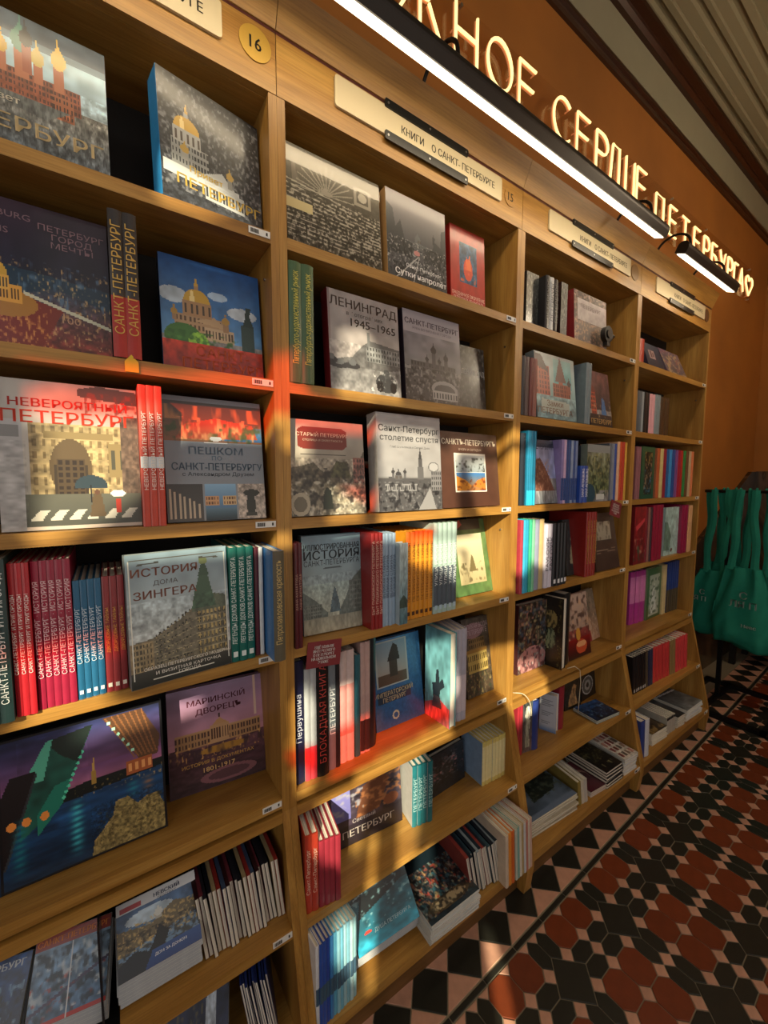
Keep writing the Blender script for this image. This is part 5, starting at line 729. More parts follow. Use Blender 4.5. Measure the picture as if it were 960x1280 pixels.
for kind, pts in REST.items():
    b = TM[kind][0]; V = np.array(b.v); v = []; f = []
    R = np.array([[TC, -TS], [TS, TC]])
    W = V.copy(); W[:, :2] = V[:, :2] @ R.T
    for (x, y) in pts:
        k = len(v); v += (W+np.array([x, y, 0])).tolist(); f += [tuple(i+k for i in q) for q in b.f]
    me = bpy.data.meshes.new(kind); me.from_pydata(v, [], f); me.materials.append(TM[kind][1]); o = link(kind+'s_beyond', me, floor); o['kind'] = 'stuff'

# ================================================================== bookcases
BX = {1: -.5134, 2: .3866, 3: 1.2866, 4: 2.1866}; BW = .86; PT = .0197; DEP = .232
ZS = {1: 2.1616, 2: 1.8208, 3: 1.480, 4: 1.139, 5: .740, 6: .424, 7: .150}
FY = {1: 0, 2: 0, 3: 0, 4: 0, 5: -.001, 6: -.061, 7: -.116}
def bookcase(i, label):
    bx = BX[i]; root = empty('bookcase', (bx-PT, 0, 0)); o0 = -PT
    tag(root, label, 'bookcase', None)
    prof = [(DEP, 2.468), (0, 2.468), (0, .70), (-.117, .157), (-.119, .10), (-.105, 0), (DEP, 0)]
    def part(name, mb, mat): return mb.build(name, mat, root)
    part('side_panel', MB().prism(prof, 0, PT, 'x'), M_WZ); part('side_panel', MB().prism(prof, PT+BW, 2*PT+BW, 'x'), M_WZ)
    X0, X1 = PT+.0003, PT+BW-.0003
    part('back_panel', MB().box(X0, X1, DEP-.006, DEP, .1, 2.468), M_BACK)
    part('top_panel', MB().box(.0005, 2*PT+BW-.0005, .021, DEP, 2.4685, 2.488), M_WX)
    for s in range(1, 8):
        y0 = FY[s]; th = .027 if s < 7 else .03
        sh = part('shelf', MB().box(X0, X1, y0, DEP-.007, ZS[s]-th, ZS[s]), M_WX)
        tg = MB().box(X1-.052, X1-.002, y0-.002, y0-.0002, ZS[s]-.018, ZS[s]-.003)
        for k in range(9): tg.box(X1-.048+k*.0022, X1-.0468+k*.0022+.0006*(k % 2), y0-.0024, y0-.0019, ZS[s]-.015, ZS[s]-.006, 1)
        tg.box(X1-.012, X1-.008, y0-.0024, y0-.0019, ZS[s]-.014, ZS[s]-.007, 1)
        tg.build('price_label', [M_WHITE, M_INK], sh)
        if s in (2, 3, 5): MB().disc((X1-.03, 0, 0), .003, .0, 4)
    part('rail', MB().box(X0, X1, -.003, .02, .673, .702), M_WX)
    part('plinth_board', MB().box(X0, X1, -.075, -.055, 0.001, .119), M_PLINTH)
    part('fascia_board', MB().box(.0006, 2*PT+BW-.0006, -.0005, .02, 2.4695, 2.600), M_WX)
    part('shadow_gap_strip', MB().box(.0006, 2*PT+BW-.0006, .001, .02, 2.6003, 2.608), M_GAP)
    part('crown_board', MB().prism([(-.002, 2.6083), (-.036, 2.683), (-.016, 2.692), (.02, 2.6083)], .0004, 2*PT+BW-.0004, 'x'), M_WX)
    part('case_top', MB().box(.0006, 2*PT+BW-.0006, .0205, DEP, 2.6, 2.62), M_WX)
    for s in (2, 4):   # shelf pins left in the side panel
        b = MB()
        b.disc((0, 0, 0), .0035, .004, 8, 'z'); m = b.mesh('shelf_pin', M_METAL); q = link('shelf_pin', m, root); q.rotation_euler = (0, -math.pi/2, 0); q.location = (X1+.0002, .045, ZS[s]+.25)
    return root
bookcase(1, 'nearest oak bookcase at left, numbered 16, holding large city albums')
bookcase(2, 'oak bookcase numbered 15 with many upright spines, second from the left')
bookcase(3, 'third oak bookcase with the black gadget on its top shelf')
bookcase(4, 'farthest oak bookcase, beside the green tote bags')

# ------------------------------------------------------------------ signs on the fascia
def rrect(x0, x1, z0, z1, r, n=4):
    out = []
    for cx_, cz_, a0 in ((x1-r, z1-r, 0), (x0+r, z1-r, 90), (x0+r, z0+r, 180), (x1-r, z0+r, 270)):
        for k in range(n+1): a = math.radians(a0+90*k/n); out.append((cx_+r*math.cos(a), cz_+r*math.sin(a)))
    return out
SL = {1: 'ivory sign plate at the top left frame edge beside the number 16', 2: 'ivory sign plate with large readable lettering over the second bookcase', 3: 'ivory sign plate over the third bookcase', 4: 'small looking ivory sign plate over the farthest bookcase'}
for i in (1, 2, 3, 4):
    x0 = BX[i]+.130; r = empty('sign_plate', (x0, -.0007, 2.518)); tag(r, SL[i], 'sign', 'fascia sign plates')
    MB().prism(rrect(0, .63, 0, .074, .008), -.006, 0, 'y').build('plate', M_IVORY, r)
    for z0, z1, nm in ((.068, .089, 'upper_clip'), (-.014, .009, 'lower_clip')):
        c = MB().prism(rrect(.15, .465, z0, z1, .004), -.0105, -.0063, 'y').build(nm, M_BLACK, r)
        for xx in (.16, .3075, .455): MB().disc((xx, -.0118, (z0+z1)/2), .003, .0012, 10).build('screw', M_METAL, c)
    a = link('lettering', text_mesh('КНИГИ    О САНКТ- ПЕТЕРБУРГЕ', .385, .021, 'front', .0005), r, M_INK, (.4, -.0064, .036)); 
def number(i, x, txt, disc, label):
    r = empty('number_disc', (x, -.0008, 2.552)); tag(r, label, 'sign')
    MB().disc((0, -.002, 0), .036 if disc != 3 else .03, .002, 32).build('disc', disc if disc != 3 else M_WX, r)
    if txt: link('lettering', text_mesh(txt, .026, .026, 'front', .0006), r, M_INK, (0, -.0024, 0))
M_GOLD = plain('gold_disc', '#b8933c', .4, .3, noise=.05)
M_DISC2 = plain('pale_wood_disc', '#84602e', .5, noise=.05); M_DISC4 = plain('dark_wood_disc', '#5c3a1a', .5, noise=.1)
number(1, .319, '16', M_GOLD, 'gold round disc numbered 16 on the fascia'); number(2, 1.197, '15', 3, 'small wood disc numbered 15 right of the second sign plate'); number(3, 2.098, '', M_DISC2, 'brownish round disc right of the third sign plate'); number(4, 2.988, '', M_DISC4, 'dark round disc at the end of the farthest fascia')
# ------------------------------------------------------------------ picture lights
M_HOUS = plain('dark_bronze_metal', '#2c2824', .4, .6, noise=.05)
M_LED = plain('led_diffuser', '#fff2d8', .5, emit='#ffedcc', es=4, noise=0)
def picture_light(x0, x1, arms, label):
    r = empty('picture_light', (x0, -.15, 2.60)); tag(r, label, 'lamp', None)
    L = x1-x0; R0 = .024; hd = empty('x'); bpy.data.objects.remove(hd)
    prof = [(R0, 0)]+[(R0*math.cos(a), .026+R0*math.sin(a)) for a in [math.pi*k/12 for k in range(13)]]+[(-R0, 0)]
    tc_, ts_ = math.cos(math.radians(24)), math.sin(math.radians(24)); rot = lambda p: (p[0]*tc_-p[1]*ts_*-1*-1, p[0]*ts_+p[1]*tc_)
    prof = [rot(p) for p in prof]; dpr = [rot(p) for p in ((-.0175, -.003), (.0175, -.003), (.0175, .0005), (-.0175, .0005))]
    MB().prism(prof, 0, L, 'x').build('housing', M_HOUS, r)
    MB().prism(dpr, .012, L-.012, 'x').build('diffuser', M_LED, r)
    for ax in arms:
        x = ax-x0
        pts = [(x, .150, .02)]+[(x, .075+.072*math.cos(math.radians(k*180/12)), .085+.062*math.sin(math.radians(k*180/12))) for k in range(13)]+[(x, -.003, .04)]
        MB().tube(pts, .0055, 8).build('arm', M_HOUS, r)
    al = bpy.data.lights.new('lamp_glow', 'AREA'); al.shape = 'RECTANGLE'; al.size = L-.03; al.size_y = .035; al.energy = 1.25*L; al.color = (1, .80, .52)
    ao = bpy.data.objects.new('lamp_glow', al); COL.objects.link(ao); ao.parent = r; ao.location = (L/2, .002, -.006); ao.rotation_euler = (math.radians(24), 0, 0)
picture_light(-.40, 1.985, (-.3, .80, 1.90), 'long dark picture light bar glowing over the first three bookcases')
picture_light(2.185, 2.86, (2.30, 2.74), 'short dark picture light bar glowing over the farthest bookcase')
# ------------------------------------------------------------------ neon sign
M_NEON = plain('neon_tube', '#fff0b8', .3, emit='#ffe29a', es=1.3, noise=0); M_NREFL = plain('neon_reflection_and_pins', '#d88a60', .4, emit='#d88850', es=.35, noise=0); M_SCREW = M_METAL
ns = empty('neon_sign', (0, .222, 3.12)); tag(ns, 'warm neon lettering sign with a heart on the ochre wall', 'neon sign')
MB().box(-.4, 3.72-1.0+1.86, .0, .004, -.05, .225).build('backing_panel', M_ACRYL, ns)
def arc(cx_, cz_, rx, rz, a0, a1, n=10): return [(cx_+rx*math.cos(math.radians(a0+(a1-a0)*k/n)), cz_+rz*math.sin(math.radians(a0+(a1-a0)*k/n))) for k in range(n+1)]
GL = {
 'Н': [[(0, 0), (0, 1)], [(.62, 0), (.62, 1)], [(0, .52), (.62, .52)]], 'Е': [[(.6, 1), (0, 1), (0, 0), (.6, 0)], [(0, .52), (.52, .52)]],
 'Ж': [[(.5, 0), (.5, 1)], [(0, 1), (.3, .56), (.5, .52)], [(0, 0), (.28, .5)], [(1, 1), (.7, .56), (.5, .52)], [(1, 0), (.72, .5)]],
 'О': [arc(.4, .5, .4, .5, 0, 360, 24)], 'С': [arc(.42, .5, .42, .5, 50, 310, 20)], 'Р': [[(0, 0), (0, 1), (.3, 1)]+arc(.3, .74, .3, .26, 90, -90, 8)+[(0, .48)]],
 'Д': [[(0, -.12), (0, 0), (.7, 0), (.7, -.12)], [(.1, 0), (.2, 1), (.58, 1), (.58, 0)]], 'Ц': [[(0, 1), (0, 0), (.62, 0), (.62, -.12)], [(.52, 1), (.52, 0)]],
 'П': [[(0, 0), (0, 1), (.62, 1), (.62, 0)]], 'Т': [[(0, 1), (.66, 1)], [(.33, 1), (.33, 0)]], 'Б': [[(.55, 1), (0, 1), (0, 0), (.3, 0)]+arc(.3, .28, .3, .28, -90, 90, 8)+[(0, .56)]],
 'У': [[(0, 1), (.33, .4)], [(.66, 1), (.25, 0), (.08, 0)]], 'Г': [[(0, 0), (0, 1), (.5, 1)]], 'А': [[(0, 0), (.33, 1), (.66, 0)], [(.1, .32), (.56, .32)]],
 '♡': [[(.5, 0), (.02, .55)]+arc(.26, .72, .25, .26, 200, 10, 8)+arc(.76, .72, .25, .26, 170, -20, 8)+[(.5, 0)]]}
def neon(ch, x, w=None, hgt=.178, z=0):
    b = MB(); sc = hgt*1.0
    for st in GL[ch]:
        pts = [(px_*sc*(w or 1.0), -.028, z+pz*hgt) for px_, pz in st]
        b.tube(pts, .0062, 6); b.tube([(p[0], -.017, p[2]) for p in pts], .0048, 6, 1)  # rear tube stands in for the letter's reflection, its glow put into the colour
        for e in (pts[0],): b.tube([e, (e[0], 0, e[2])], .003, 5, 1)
    o = b.build('neon_heart' if ch == '♡' else 'neon_letter', [M_NEON, M_NREFL], ns, loc=(x, 0, 0))
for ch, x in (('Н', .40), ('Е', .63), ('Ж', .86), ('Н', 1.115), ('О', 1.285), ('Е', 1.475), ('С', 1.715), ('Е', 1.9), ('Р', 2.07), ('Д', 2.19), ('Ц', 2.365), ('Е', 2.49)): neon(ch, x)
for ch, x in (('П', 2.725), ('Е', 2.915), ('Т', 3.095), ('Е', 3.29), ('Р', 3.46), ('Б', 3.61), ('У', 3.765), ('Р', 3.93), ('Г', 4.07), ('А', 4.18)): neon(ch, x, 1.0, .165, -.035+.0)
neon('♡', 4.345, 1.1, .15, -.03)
for x in (1.16, 2.02, 2.99, 3.55, 4.5): MB().disc((x, -.012, .205), .006, .014, 10).build('standoff_screw', M_SCREW, ns); MB().disc((x, -.012, -.035), .006, .014, 10).build('standoff_screw', M_SCREW, ns)

# ================================================================== books
MESHC = {}
def arcpts(w, r, off=0, n=5):   # gentle curve of a spine seen from above, bulging to -y
    return [(w*k/n, r*(1-math.sin(math.pi*k/n))-off) for k in range(n+1)]
def me_spine(w, H, D):
    k = ('s', round(w, 3), round(H, 3), round(D, 3))
    if k not in MESHC:
        bt = min(.0026, w*.14); r = min(.005, w*.14)
        ap = arcpts(w, r); b = MB(); poly = ap+[(w, D), (w-bt, D), (w-bt, r+bt), (bt, r+bt), (bt, D), (0, D)]
        b.prism(poly, 0, H, 'z'); c = b.mesh('cover', M_COVER)
        p = MB().box(bt+.0002, w-bt-.0002, r+bt+.0002, D-.004, .003, H-.003).mesh('page_block', pages('x'))
        MESHC[k] = (c, p, r)
    return MESHC[k]
def spine_strip(w, r, z0, z1, off=.0004):
    k = ('b', round(w, 3), round(r, 4), round(z0, 3), round(z1, 3), off)
    if k not in MESHC:
        ap = arcpts(w, r, off); ap[0] = (0-.0002, r*.9); ap[-1] = (w+.0002, r*.9)
        b = MB(); n = len(ap); vs = [(p[0], p[1], z0) for p in ap]+[(p[0], p[1], z1) for p in ap]
        b.add(vs, [(i, i+1, i+1+n, i+n) for i in range(n-1)]); MESHC[k] = b.mesh('spine_band', M_FOIL, fixn=False)
    return MESHC[k]
def inked(name, me, parent, color, loc=(0, 0, 0)):
    if len(me.materials) == 0: me.materials.append(M_FOIL)
    o = link(name, me, parent, None, loc); o.color = rgba(color); child(parent, o); return o
def add_cover(parent, me, color):
    o = link('cover', me, parent); o.color = rgba(color); child(parent, o); return o
def add_pages(parent, me, name='page_block'): o = link(name, me, parent); child(parent, o); return o
def spine_book(bk, w, H, D, color):
    root = empty(bk.get('nm', 'book')); c, p, rr = me_spine(w, H, D); r = add_cover(root, c, color); add_pages(root, p)
    bd = bk.get('band')
    if bk.get('sc'): inked('spine_band', spine_strip(w, rr, .0, H, .0002), r, bk['sc'])
    if bd: inked('spine_band', spine_strip(w, rr, bd[1]*H, bd[2]*H), r, bd[0])
    if bk.get('top'): inked('spine_top_band', spine_strip(w, rr, .84*H, H), r, bk['top'])
    if bk.get('mark'): inked('publisher_mark', MB().box(w*.22, w*.78, -.0009, -.0003, H*.045, H*.045+w*.7).mesh('publisher_mark', M_FOIL), r, bk['mark'])
    if bk.get('side'): inked('side_picture', MB().box(-.0006, -.0002, .003, D*.98, .002, H-.002).mesh('side_picture', M_FOIL), r, bk['side'])
    t = bk.get('txt')
    if t:
        _, _, tw, th = text_arr(t); Lm = H*(.84 if bk.get('big') else .76); hh = min(w*.72, Lm/tw*th*1.8); L = min(Lm, hh*tw/th*1.15)
        k = ('t', t, round(L, 3), round(hh, 4))
        if k not in MESHC: MESHC[k] = text_mesh(t, L, hh, 'up')
        inked('spine_lettering', MESHC[k], r, bk['tc'], (w/2, -.0012, H*.54))
    return root
def face_book(bk, w, H, D, color, cell):
    root = empty(bk.get('nm', 'book')); mg = bk.get('nm') == 'magazine'; bt = .0006 if mg else min(.0026, D*.16); b = MB()
    b.prism([(w, 0), (0, 0), (0, D), (w, D), (w, D-bt), (bt, D-bt), (bt, bt), (w, bt)], 0, H, 'z')
    r = add_cover(root, b.mesh('cover', M_COVER), color); add_pages(root, (MB().box(bt+.0002, w-.0004, bt+.0002, D-bt-.0002, -.0003, H+.0003) if mg else MB().box(bt+.0002, w-.003, bt+.0002, D-bt-.0002, .003, H-.003)).mesh('page_block', pages('y')))
    if bk.get('art'):
        o = link('cover_picture', picture('cover_picture', bk['art'], w-.001, H-.001, cell), r, None, (.0005, -.0005, .0005)); child(r, o)
        for (t, u, v, s, c) in bk.get('ttl', []):
            _, _, tw, th = text_arr(t); lines = t.count('\n')+1
            hh = s*H*.72*(1+(lines-1)*1.45); ww = min(1.92*min(u, 1-u)*w, .94*w, hh*tw/th*1.15)
            if ww < hh*tw/th*.62: hh = ww/tw*th/.62
            inked('cover_lettering', text_mesh(t, ww, hh, 'front', .0004 if s > .08 else 0), r, c, (u*w, -.0012, v*H))
    if bk.get('wrap'):
        m = MB().box(-.001, w+.001, -.0025, D+.001, 0, H+.001).mesh('shrink_wrap', M_ACRYL); add_pages(root, m, 'shrink_wrap')
    return root
def flat_mag(bk, w, D, th, color, cell, art):
    r = empty('book' if th > .0105 else 'magazine'); bt = min(.002, th*.12); b = MB()
    b.prism([(D, 0), (0, 0), (0, 0)][:0]+[(0, 0), (w, 0), (w, th), (0, th), (0, th-bt), (w-bt, th-bt), (w-bt, bt), (0, bt)], 0, D, 'y')
    root = r; r = add_cover(root, b.mesh('cover', M_COVER), color); add_pages(root, MB().box(.001, w-bt-.0002, .0015, D-.0015, bt+.0001, th-bt-.0001).mesh('page_block', pages('z')))
    if art: o = link('cover_picture', picture('cover_picture', art, w-.001, D-.001, cell, True), r, None, (.0005, .0005, th+.0004)); child(r, o)
    return root
def up_mag(w, H, D, color):
    k = ('u', round(w, 4), H, D)
    if k not in MESHC:
        bt = min(.001, w*.12); top = H*.035
        MESHC[k] = (MB().prism([(0, 0), (0, H), (w, H), (w, 0), (w-bt, 0), (w-bt, H-bt), (bt, H-bt), (bt, 0)], 0, D, 'y').mesh('cover', M_COVER), MB().box(bt+.0001, w-bt-.0001, .0008, D-.001, .001, H-bt-.0002).mesh('page_block', pages('x')))
    r = empty('magazine'); add_cover(r, MESHC[k][0], color); add_pages(r, MESHC[k][1]); return r
SHN = {1: 'top', 2: 'second', 3: 'third', 4: 'fourth', 5: 'fifth', 6: 'sixth', 7: 'bottom'}; BKN = {1: 'nearest bookcase', 2: 'second bookcase', 3: 'third bookcase', 4: 'farthest bookcase'}
def dup(src, color=None):
    c = src.copy(); COL.objects.link(c)
    for ch in KIDS.get(src.name, []):
        d_ = dup(ch); d_.parent = c; child(c, d_)
        if color and ch.name.startswith('cover') and not ch.name.startswith('cover_'): d_.color = rgba(color)
    return c
for bk in BOOKS:
    x0, y0 = bk['a']; x1, y1 = bk['e']; z = ZS[bk['s']]; n = bk['n']; L = math.hypot(x1-x0, y1-y0); ang = math.atan2(y1-y0, x1-x0); ph = math.radians(bk['l']); D = bk['D']; H = bk['H']
    kind = bk['k']; cell = .0022 if bk['b'] < 3 else .0042; grp = bk.get('grp'); cs = bk.get('cs'); tl = math.radians(bk.get('tilt', 0)); src = None
    if kind in 'SU':
        w = L/n-.0006
        for i in range(n):
            col = cs[i % len(cs)] if cs else bk['c']
            if src is None: src = o = spine_book(bk, w, H, D, col) if kind == 'S' else up_mag(w, H, D, col)
            else: o = dup(src, col)
            o.location = (x0+(x1-x0)*i/n, y0+(y1-y0)*i/n+(random.uniform(0, .003) if n > 2 else 0), z+.0004+(random.uniform(0, .0005))); o.rotation_euler = (0, tl, ang)
            if kind == 'U' : o.location.y += random.uniform(0, .012); o.rotation_euler = (0, tl+math.radians(random.uniform(-1, 1)), ang)
            lb = bk['lab'].replace('{c}', bk['cn'][i]) if bk.get('cn') else bk['lab']
            tag(o, lb, 'magazine' if kind == 'U' else 'book', grp)
    elif kind == 'F':
        o = face_book(bk, L, H, D, bk['c'], cell); lift = D*math.sin(ph)
        o.location = (x0, y0, z+lift+.0006); o.rotation_euler = (-ph, 0, ang); tag(o, bk['lab'], 'picture' if bk['art'] == 'bridge' else 'book', grp)
    elif kind == 'T':
        R = Euler((-ph, 0, ang)).to_matrix(); T = n*D; base = Vector((x0, y0+.035, z+math.sin(ph)*T+.001))
        base = Vector((x0, y0+(.0 if bk['s'] == 6 else .03), z))+R @ Vector((0, -T, 0)); 
        lift = max(0, z+.0008-min((base+R @ Vector((0, T, 0))).z, 9)); base.z += lift; base += R @ Vector((0, 0, .0055*n))
        for i in range(n):
            bb = dict(bk); bb['nm'] = 'magazine'
            if i: bb['art'] = None
            o = face_book(bb, L, H, D-.0004, '#9a9ea2' if i else '#3a4048', cell) if (i == 0 or src is None) else dup(src)
            if i == 1: src = o
            o.location = base+R @ Vector((random.uniform(-.003, .003) if i else 0, i*D, -.0055*i+(random.uniform(-.0015, .0015) if i else 0))); o.rotation_euler = (-ph, 0, ang)
            tag(o, bk['lab'] if i == 0 else bk['labr'], 'magazine', None if i == 0 else grp)
    elif kind == 'H':
        for i in range(n):
            top = i == n-1
            o = flat_mag(bk, L, D, H-.0003, bk['c'], cell, bk['art'] if top else None) if (top or src is None) else dup(src)
            if not top: src = o
            o.location = (x0+random.uniform(-.003, .003)*(not top), y0+random.uniform(-.002, .004), z+.0004+i*H); o.rotation_euler = (0, 0, ang+math.radians(random.uniform(-2, 2)*(not top)))
            tag(o, bk['lab'] if top else bk['labr'], 'book' if H > .0105 else 'magazine', None if top else grp)
# ================================================================== small things on the shelves
M_CARD = plain('maroon_card', '#7c2c30', .5, noise=.06)
def card(x, z, sc, rz, label):
    r = empty('hanging_card', (x, -.0035, z), (0, rz, 0)); tag(r, label, 'sign', 'maroon cards hung on shelf edges')
    MB().box(0, .102*sc, -.0016, 0, -.072*sc, 0).build('card', M_CARD, r)
    link('lettering', text_mesh('ЕЩЁ БОЛЬШЕ\nИНТЕРЕСНОГО\nО ПЕТЕРБУРГЕ\nНА ЦОКОЛЬНОМ\nЭТАЖЕ', .072*sc, .052*sc, 'front', .0003), r, M_WHITE, (.05*sc, -.002, -.036*sc))
card(.424, 1.147, 1, math.radians(6), 'maroon card with white lettering hanging at second bookcase fourth shelf edge')
card(1.975, 1.487, 1, math.radians(14), 'small maroon card hanging at third bookcase third shelf edge')
r = empty('yellow_tab', (.053, -.003, 1.795)); tag(r, 'small yellow pointed tab on the red-lit second shelf edge', 'tag')
MB().prism([(-.012, 0), (.012, 0), (.012, .02), (0, .034), (-.012, .02)], -.002, 0, 'y').build('tab', plain('yellow_plastic', '#d8b020', .4), r)
# black round gadget in front of the red spined book
r = empty('camera_knob', (1.835, -.03, ZS[1])); tag(r, 'small black round gadget standing before the red spined book', 'gadget')
MB().disc((0, 0, .05), .034, .02, 24).build('body', M_BLACK, r); MB().disc((-.004, -.006, .05), .018, .006, 20).build('lens', M_HOUS, r)
MB().tube([(.03, .01, .05), (.055, .01, .052)], .008, 8).build('knob', M_BLACK, r); MB().box(-.012, .012, 0, .02, 0, .02).build('foot', M_BLACK, r)
# dark dividers and cords
for (x, ln) in ((-.056, .2),):
    r = empty('shelf_divider', (x, -.03, ZS[6])); tag(r, 'upright dark grey divider between magazine stacks on the sixth shelf', 'divider')
    MB().box(0, .004, 0, .24, 0.0005, .235).build('panel', plain('smoked_plastic', '#232226', .25), r); MB().box(-.03, .03, 0, .2, 0, .0004).build('foot', M_BLACK, r)
M_CORD = plain('white_cord', '#c9bfa4', .6)
def cord(pts, label):
    c = MB().tube(pts, .0018, 6).build('cord', M_CORD); tag(c, label, 'cord')
cord([(1.2905, .004, .7395)]+[(1.30+.075*math.sin(t), -.012-.016*math.sin(t*1.5), .742-.13*(1-math.cos(t))) for t in [k*.13 for k in range(1, 12)]], 'short white cord hanging over the white statue book')
cord([(1.66, -.002, .742), (1.70, -.012, .745), (1.735, -.018, .72), (1.745, -.018, .66), (1.75, -.012, .58), (1.752, -.008, .51)], 'white cord hanging from the fifth shelf edge past the black books')

# ================================================================== rack with green tote bags
M_RACK = plain('black_rack_steel', '#0e0e10', .4, .3)
rk = empty('bag_rack', (3.6, -.05, 0)); tag(rk, 'black floor rack on a rectangular frame holding the green bags', 'rack')
MB().box(-.012, .012, .03, .055, .03, 1.5).build('post', M_RACK, rk); MB().box(-.012, .012, -.66, -.635, .03, 1.5).build('post', M_RACK, rk)
MB().tube([(0, .19, 1.5), (0, -.8, 1.5)], .011, 10).build('rail', M_RACK, rk)
for a_, b_ in (((-.34, -.30), (.19, -.8)), ((.24, .28), (.19, -.8))): MB().box(a_[0] if isinstance(a_, tuple) else a_, a_[1], -.8, .19, .003, .03).build('frame_bar', M_RACK, rk)
MB().box(-.34, .28, .16, .19, .003, .03).build('frame_bar', M_RACK, rk); MB().box(-.34, .28, -.30, -.27, .003, .03).build('frame_bar', M_RACK, rk); MB().box(-.34, .28, .03, .055, .003, .03).build('frame_bar', M_RACK, rk)
M_GREEN = plain('green_cotton', '#0e7c66', .85, noise=.15, scale=30, bump=.3); M_PRINT = plain('white_print', '#e8f4ee', .7, noise=0)
def bag(y0, wid, ztop, zbot, x, seed, label, text, thick=.05, lean=0, strapx=0):
    rn = random.Random(seed); r = empty('tote_bag', (x, y0, zbot)); tag(r, label, 'bag', 'green cotton tote bags on the rack')
    Hh = ztop-zbot; nu, nv = 44, 26; vs = []; ph_ = [rn.uniform(0, 6) for _ in range(8)]
    for j in range(nv+1):
        t = j/nv; wd_ = wid*(1-.30*t**2.2+.05*math.sin(3*t+ph_[0])); dp = thick*(1.0-.62*t)*(.35+.65*min(1, t*7+.15)); sag = .018*math.sin(5*t+ph_[1])*(1-t)
        for i in range(nu):
            a = 2*math.pi*i/nu; cy = math.copysign(abs(math.cos(a))**.55, math.cos(a)); sx_ = math.copysign(abs(math.sin(a))**.8, math.sin(a))
            fold = .013*math.sin(7*cy+ph_[2]+2.2*t)*(.35+t)+.010*math.sin(13*cy+9*t+ph_[3])*(.4+.6*abs(t-.4))+.010*math.sin(19*t+5*cy+ph_[4])*(1-t)
            vs.append((sx_*dp+fold*(1 if sx_ < 0 else -.6), cy*wid/2*wd_/wid+sag+lean*t, t*Hh-.020*(1-t)*math.cos(3.1*cy+ph_[5])))
    fs = [(j*nu+i, j*nu+(i+1) % nu, (j+1)*nu+(i+1) % nu, (j+1)*nu+i) for j in range(nv) for i in range(nu)]+[tuple(reversed(range(nu)))]
    MB().add(vs, fs, 0, True).build('bag_body', M_GREEN, r)
    zr = 1.512-zbot
    for s in (-1, 1):
        for k in (-1, 1):
            b = MB(); base = (s*.012, lean+k*wid*.2, Hh-.02); top = (s*.013, lean*1.0+k*.04+s*.016+rn.uniform(-.012, .012)+strapx, zr)
            pts = [(base[0]+(top[0]-base[0])*q/12+.004*math.sin(q+ph_[6]), base[1]+(top[1]-base[1])*q/12+.006*math.sin(q*.8+ph_[7]), base[2]+(top[2]-base[2])*q/12) for q in range(13)]
            vv = []; 
            for p in pts: vv += [(p[0]-.001, p[1]-.019, p[2]), (p[0]-.004, p[1], p[2]), (p[0]-.001, p[1]+.019, p[2]), (p[0]+.0005, p[1]+.019, p[2]), (p[0]-.0025, p[1], p[2]), (p[0]+.0005, p[1]-.021, p[2])]
            ff = [(6*q+m, 6*q+(m+1) % 6, 6*q+6+(m+1) % 6, 6*q+6+m) for q in range(12) for m in range(6)]
            b.add(vv, ff, 0, False).build('strap', M_GREEN, r)
    for k in (-1, 1):
        t = lean+strapx+k*.024
        MB().tube([(-.015, t, zr-.002), (-.009, t, zr+.006), (0, t, zr+.009), (.009, t, zr+.006), (.015, t, zr-.002)], .006, 6).build('strap_loop', M_GREEN, r)
    for (tx, ww, hh, yy, zz) in text:
        me = text_mesh(tx, ww, hh, 'front', .0006)
        for v in me.vertices: v.co = (v.co.y, -v.co.x, v.co.z)
        link('lettering', me, r, M_PRINT, (-thick*(1-.62*zz/Hh)-.026, yy, zz))
bag(.115, .25, .93, .47, 3.60, 3, 'green tote bag nearest the bookcase, hanging crumpled and half hidden', [('С', .03, .04, -.01, .30), ('Я П', .07, .035, 0, .25)], .045, -.06, -.0)
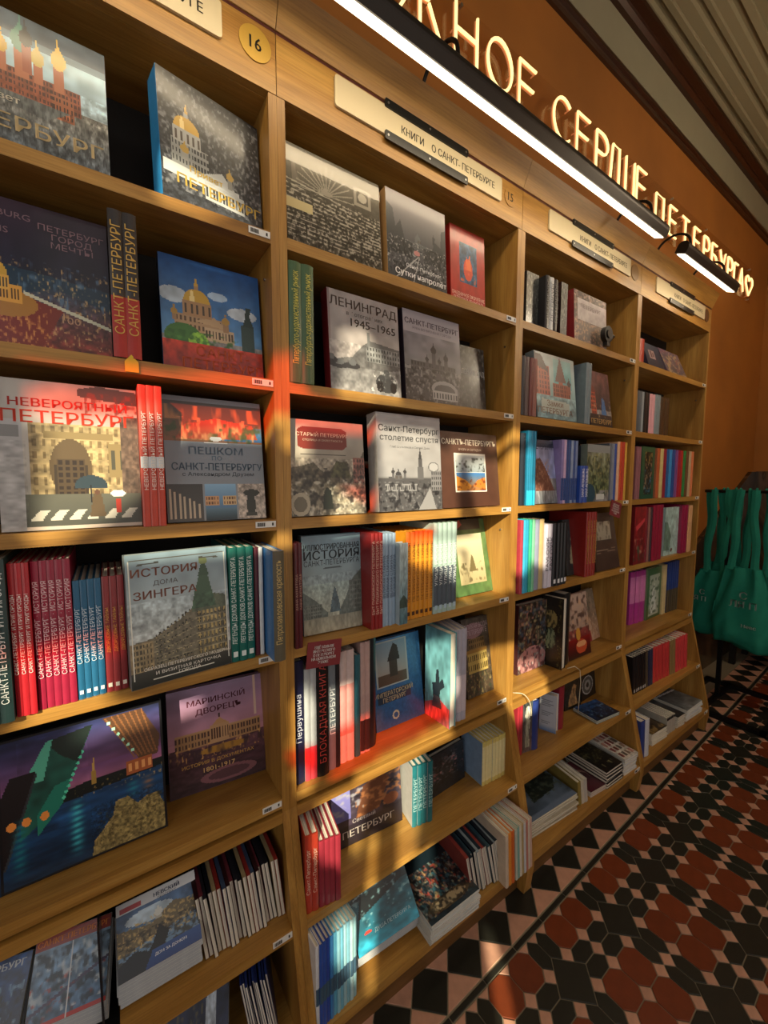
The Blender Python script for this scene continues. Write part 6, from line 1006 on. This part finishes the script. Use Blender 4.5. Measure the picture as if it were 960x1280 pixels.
bag(-.0, .28, .97, .43, 3.72, 5, 'green tote bag behind, between the leftmost bag and the lettered front bag', [], .045, .02, 0)
bag(-.145, .31, .99, .45, 3.52, 8, 'green tote bag in front with white lettering, cut by the right frame edge', [('С', .04, .05, -.0, .36), ('ЛЯ П', .14, .045, .0, .30), ('Невс', .075, .022, -.04, .16)], .045, .02, .02)
bag(-.20, .30, .95, .42, 3.64, 21, 'green tote bag hidden behind the lettered front bag', [], .04, .05, -.01)
bag(-.47, .30, .98, .43, 3.60, 11, 'green tote bag farthest right on the rack, mostly outside the frame', [], .045, .02, 0)
# bench seen dimly behind the rack
M_BENCH = plain('black_bench', '#0c0a0a', .5)
bn = empty('bench', (4.35, -.5, 0)); tag(bn, 'low black bench in the shade behind the bag rack', 'bench')
MB().box(0, .42, -.6, .66, .34, .40).build('seat', M_BENCH, bn)
for xx in (.02, .36):
    for yy in (-.58, .6): MB().box(xx, xx+.04, yy, yy+.04, 0.003, .34).build('leg', M_BENCH, bn)
MB().box(.38, .41, -.6, .66, .06, .34).build('back_board', M_BENCH, bn)

# unseen globe lamp, added to brighten the ceiling and right wall
pl = empty('fill_globe', (3.3, -1.55, 3.35)); tag(pl, 'added glowing globe hung outside the frame as fill light', 'lamp')
gb = MB(); pts_ = [(0, 0, .16*math.cos(math.pi*k/12)) for k in range(13)]
gb.tube([(0, 0, -.158+.0263*k) for k in range(13)], [max(.004, .16*math.sin(math.pi*k/12)) for k in range(13)], 20).build('globe', plain('fill_globe_glow', '#fff0d0', .3, emit='#ffe0b0', es=6, noise=0), pl)
MB().tube([(0, 0, .16), (0, 0, .80)], .006, 8).build('stem', M_HOUS, pl); MB().disc((0, 0, .79), .05, .02, 20, 'z').build('ceiling_rose', M_HOUS, pl)
pt = bpy.data.lights.new('added_fill_light', 'POINT'); pt.energy = 42; pt.color = (1, .82, .58); pt.shadow_soft_size = .17; po = bpy.data.objects.new('added_fill_light', pt); COL.objects.link(po); po.location = (3.3, -1.55, 3.35-.36)
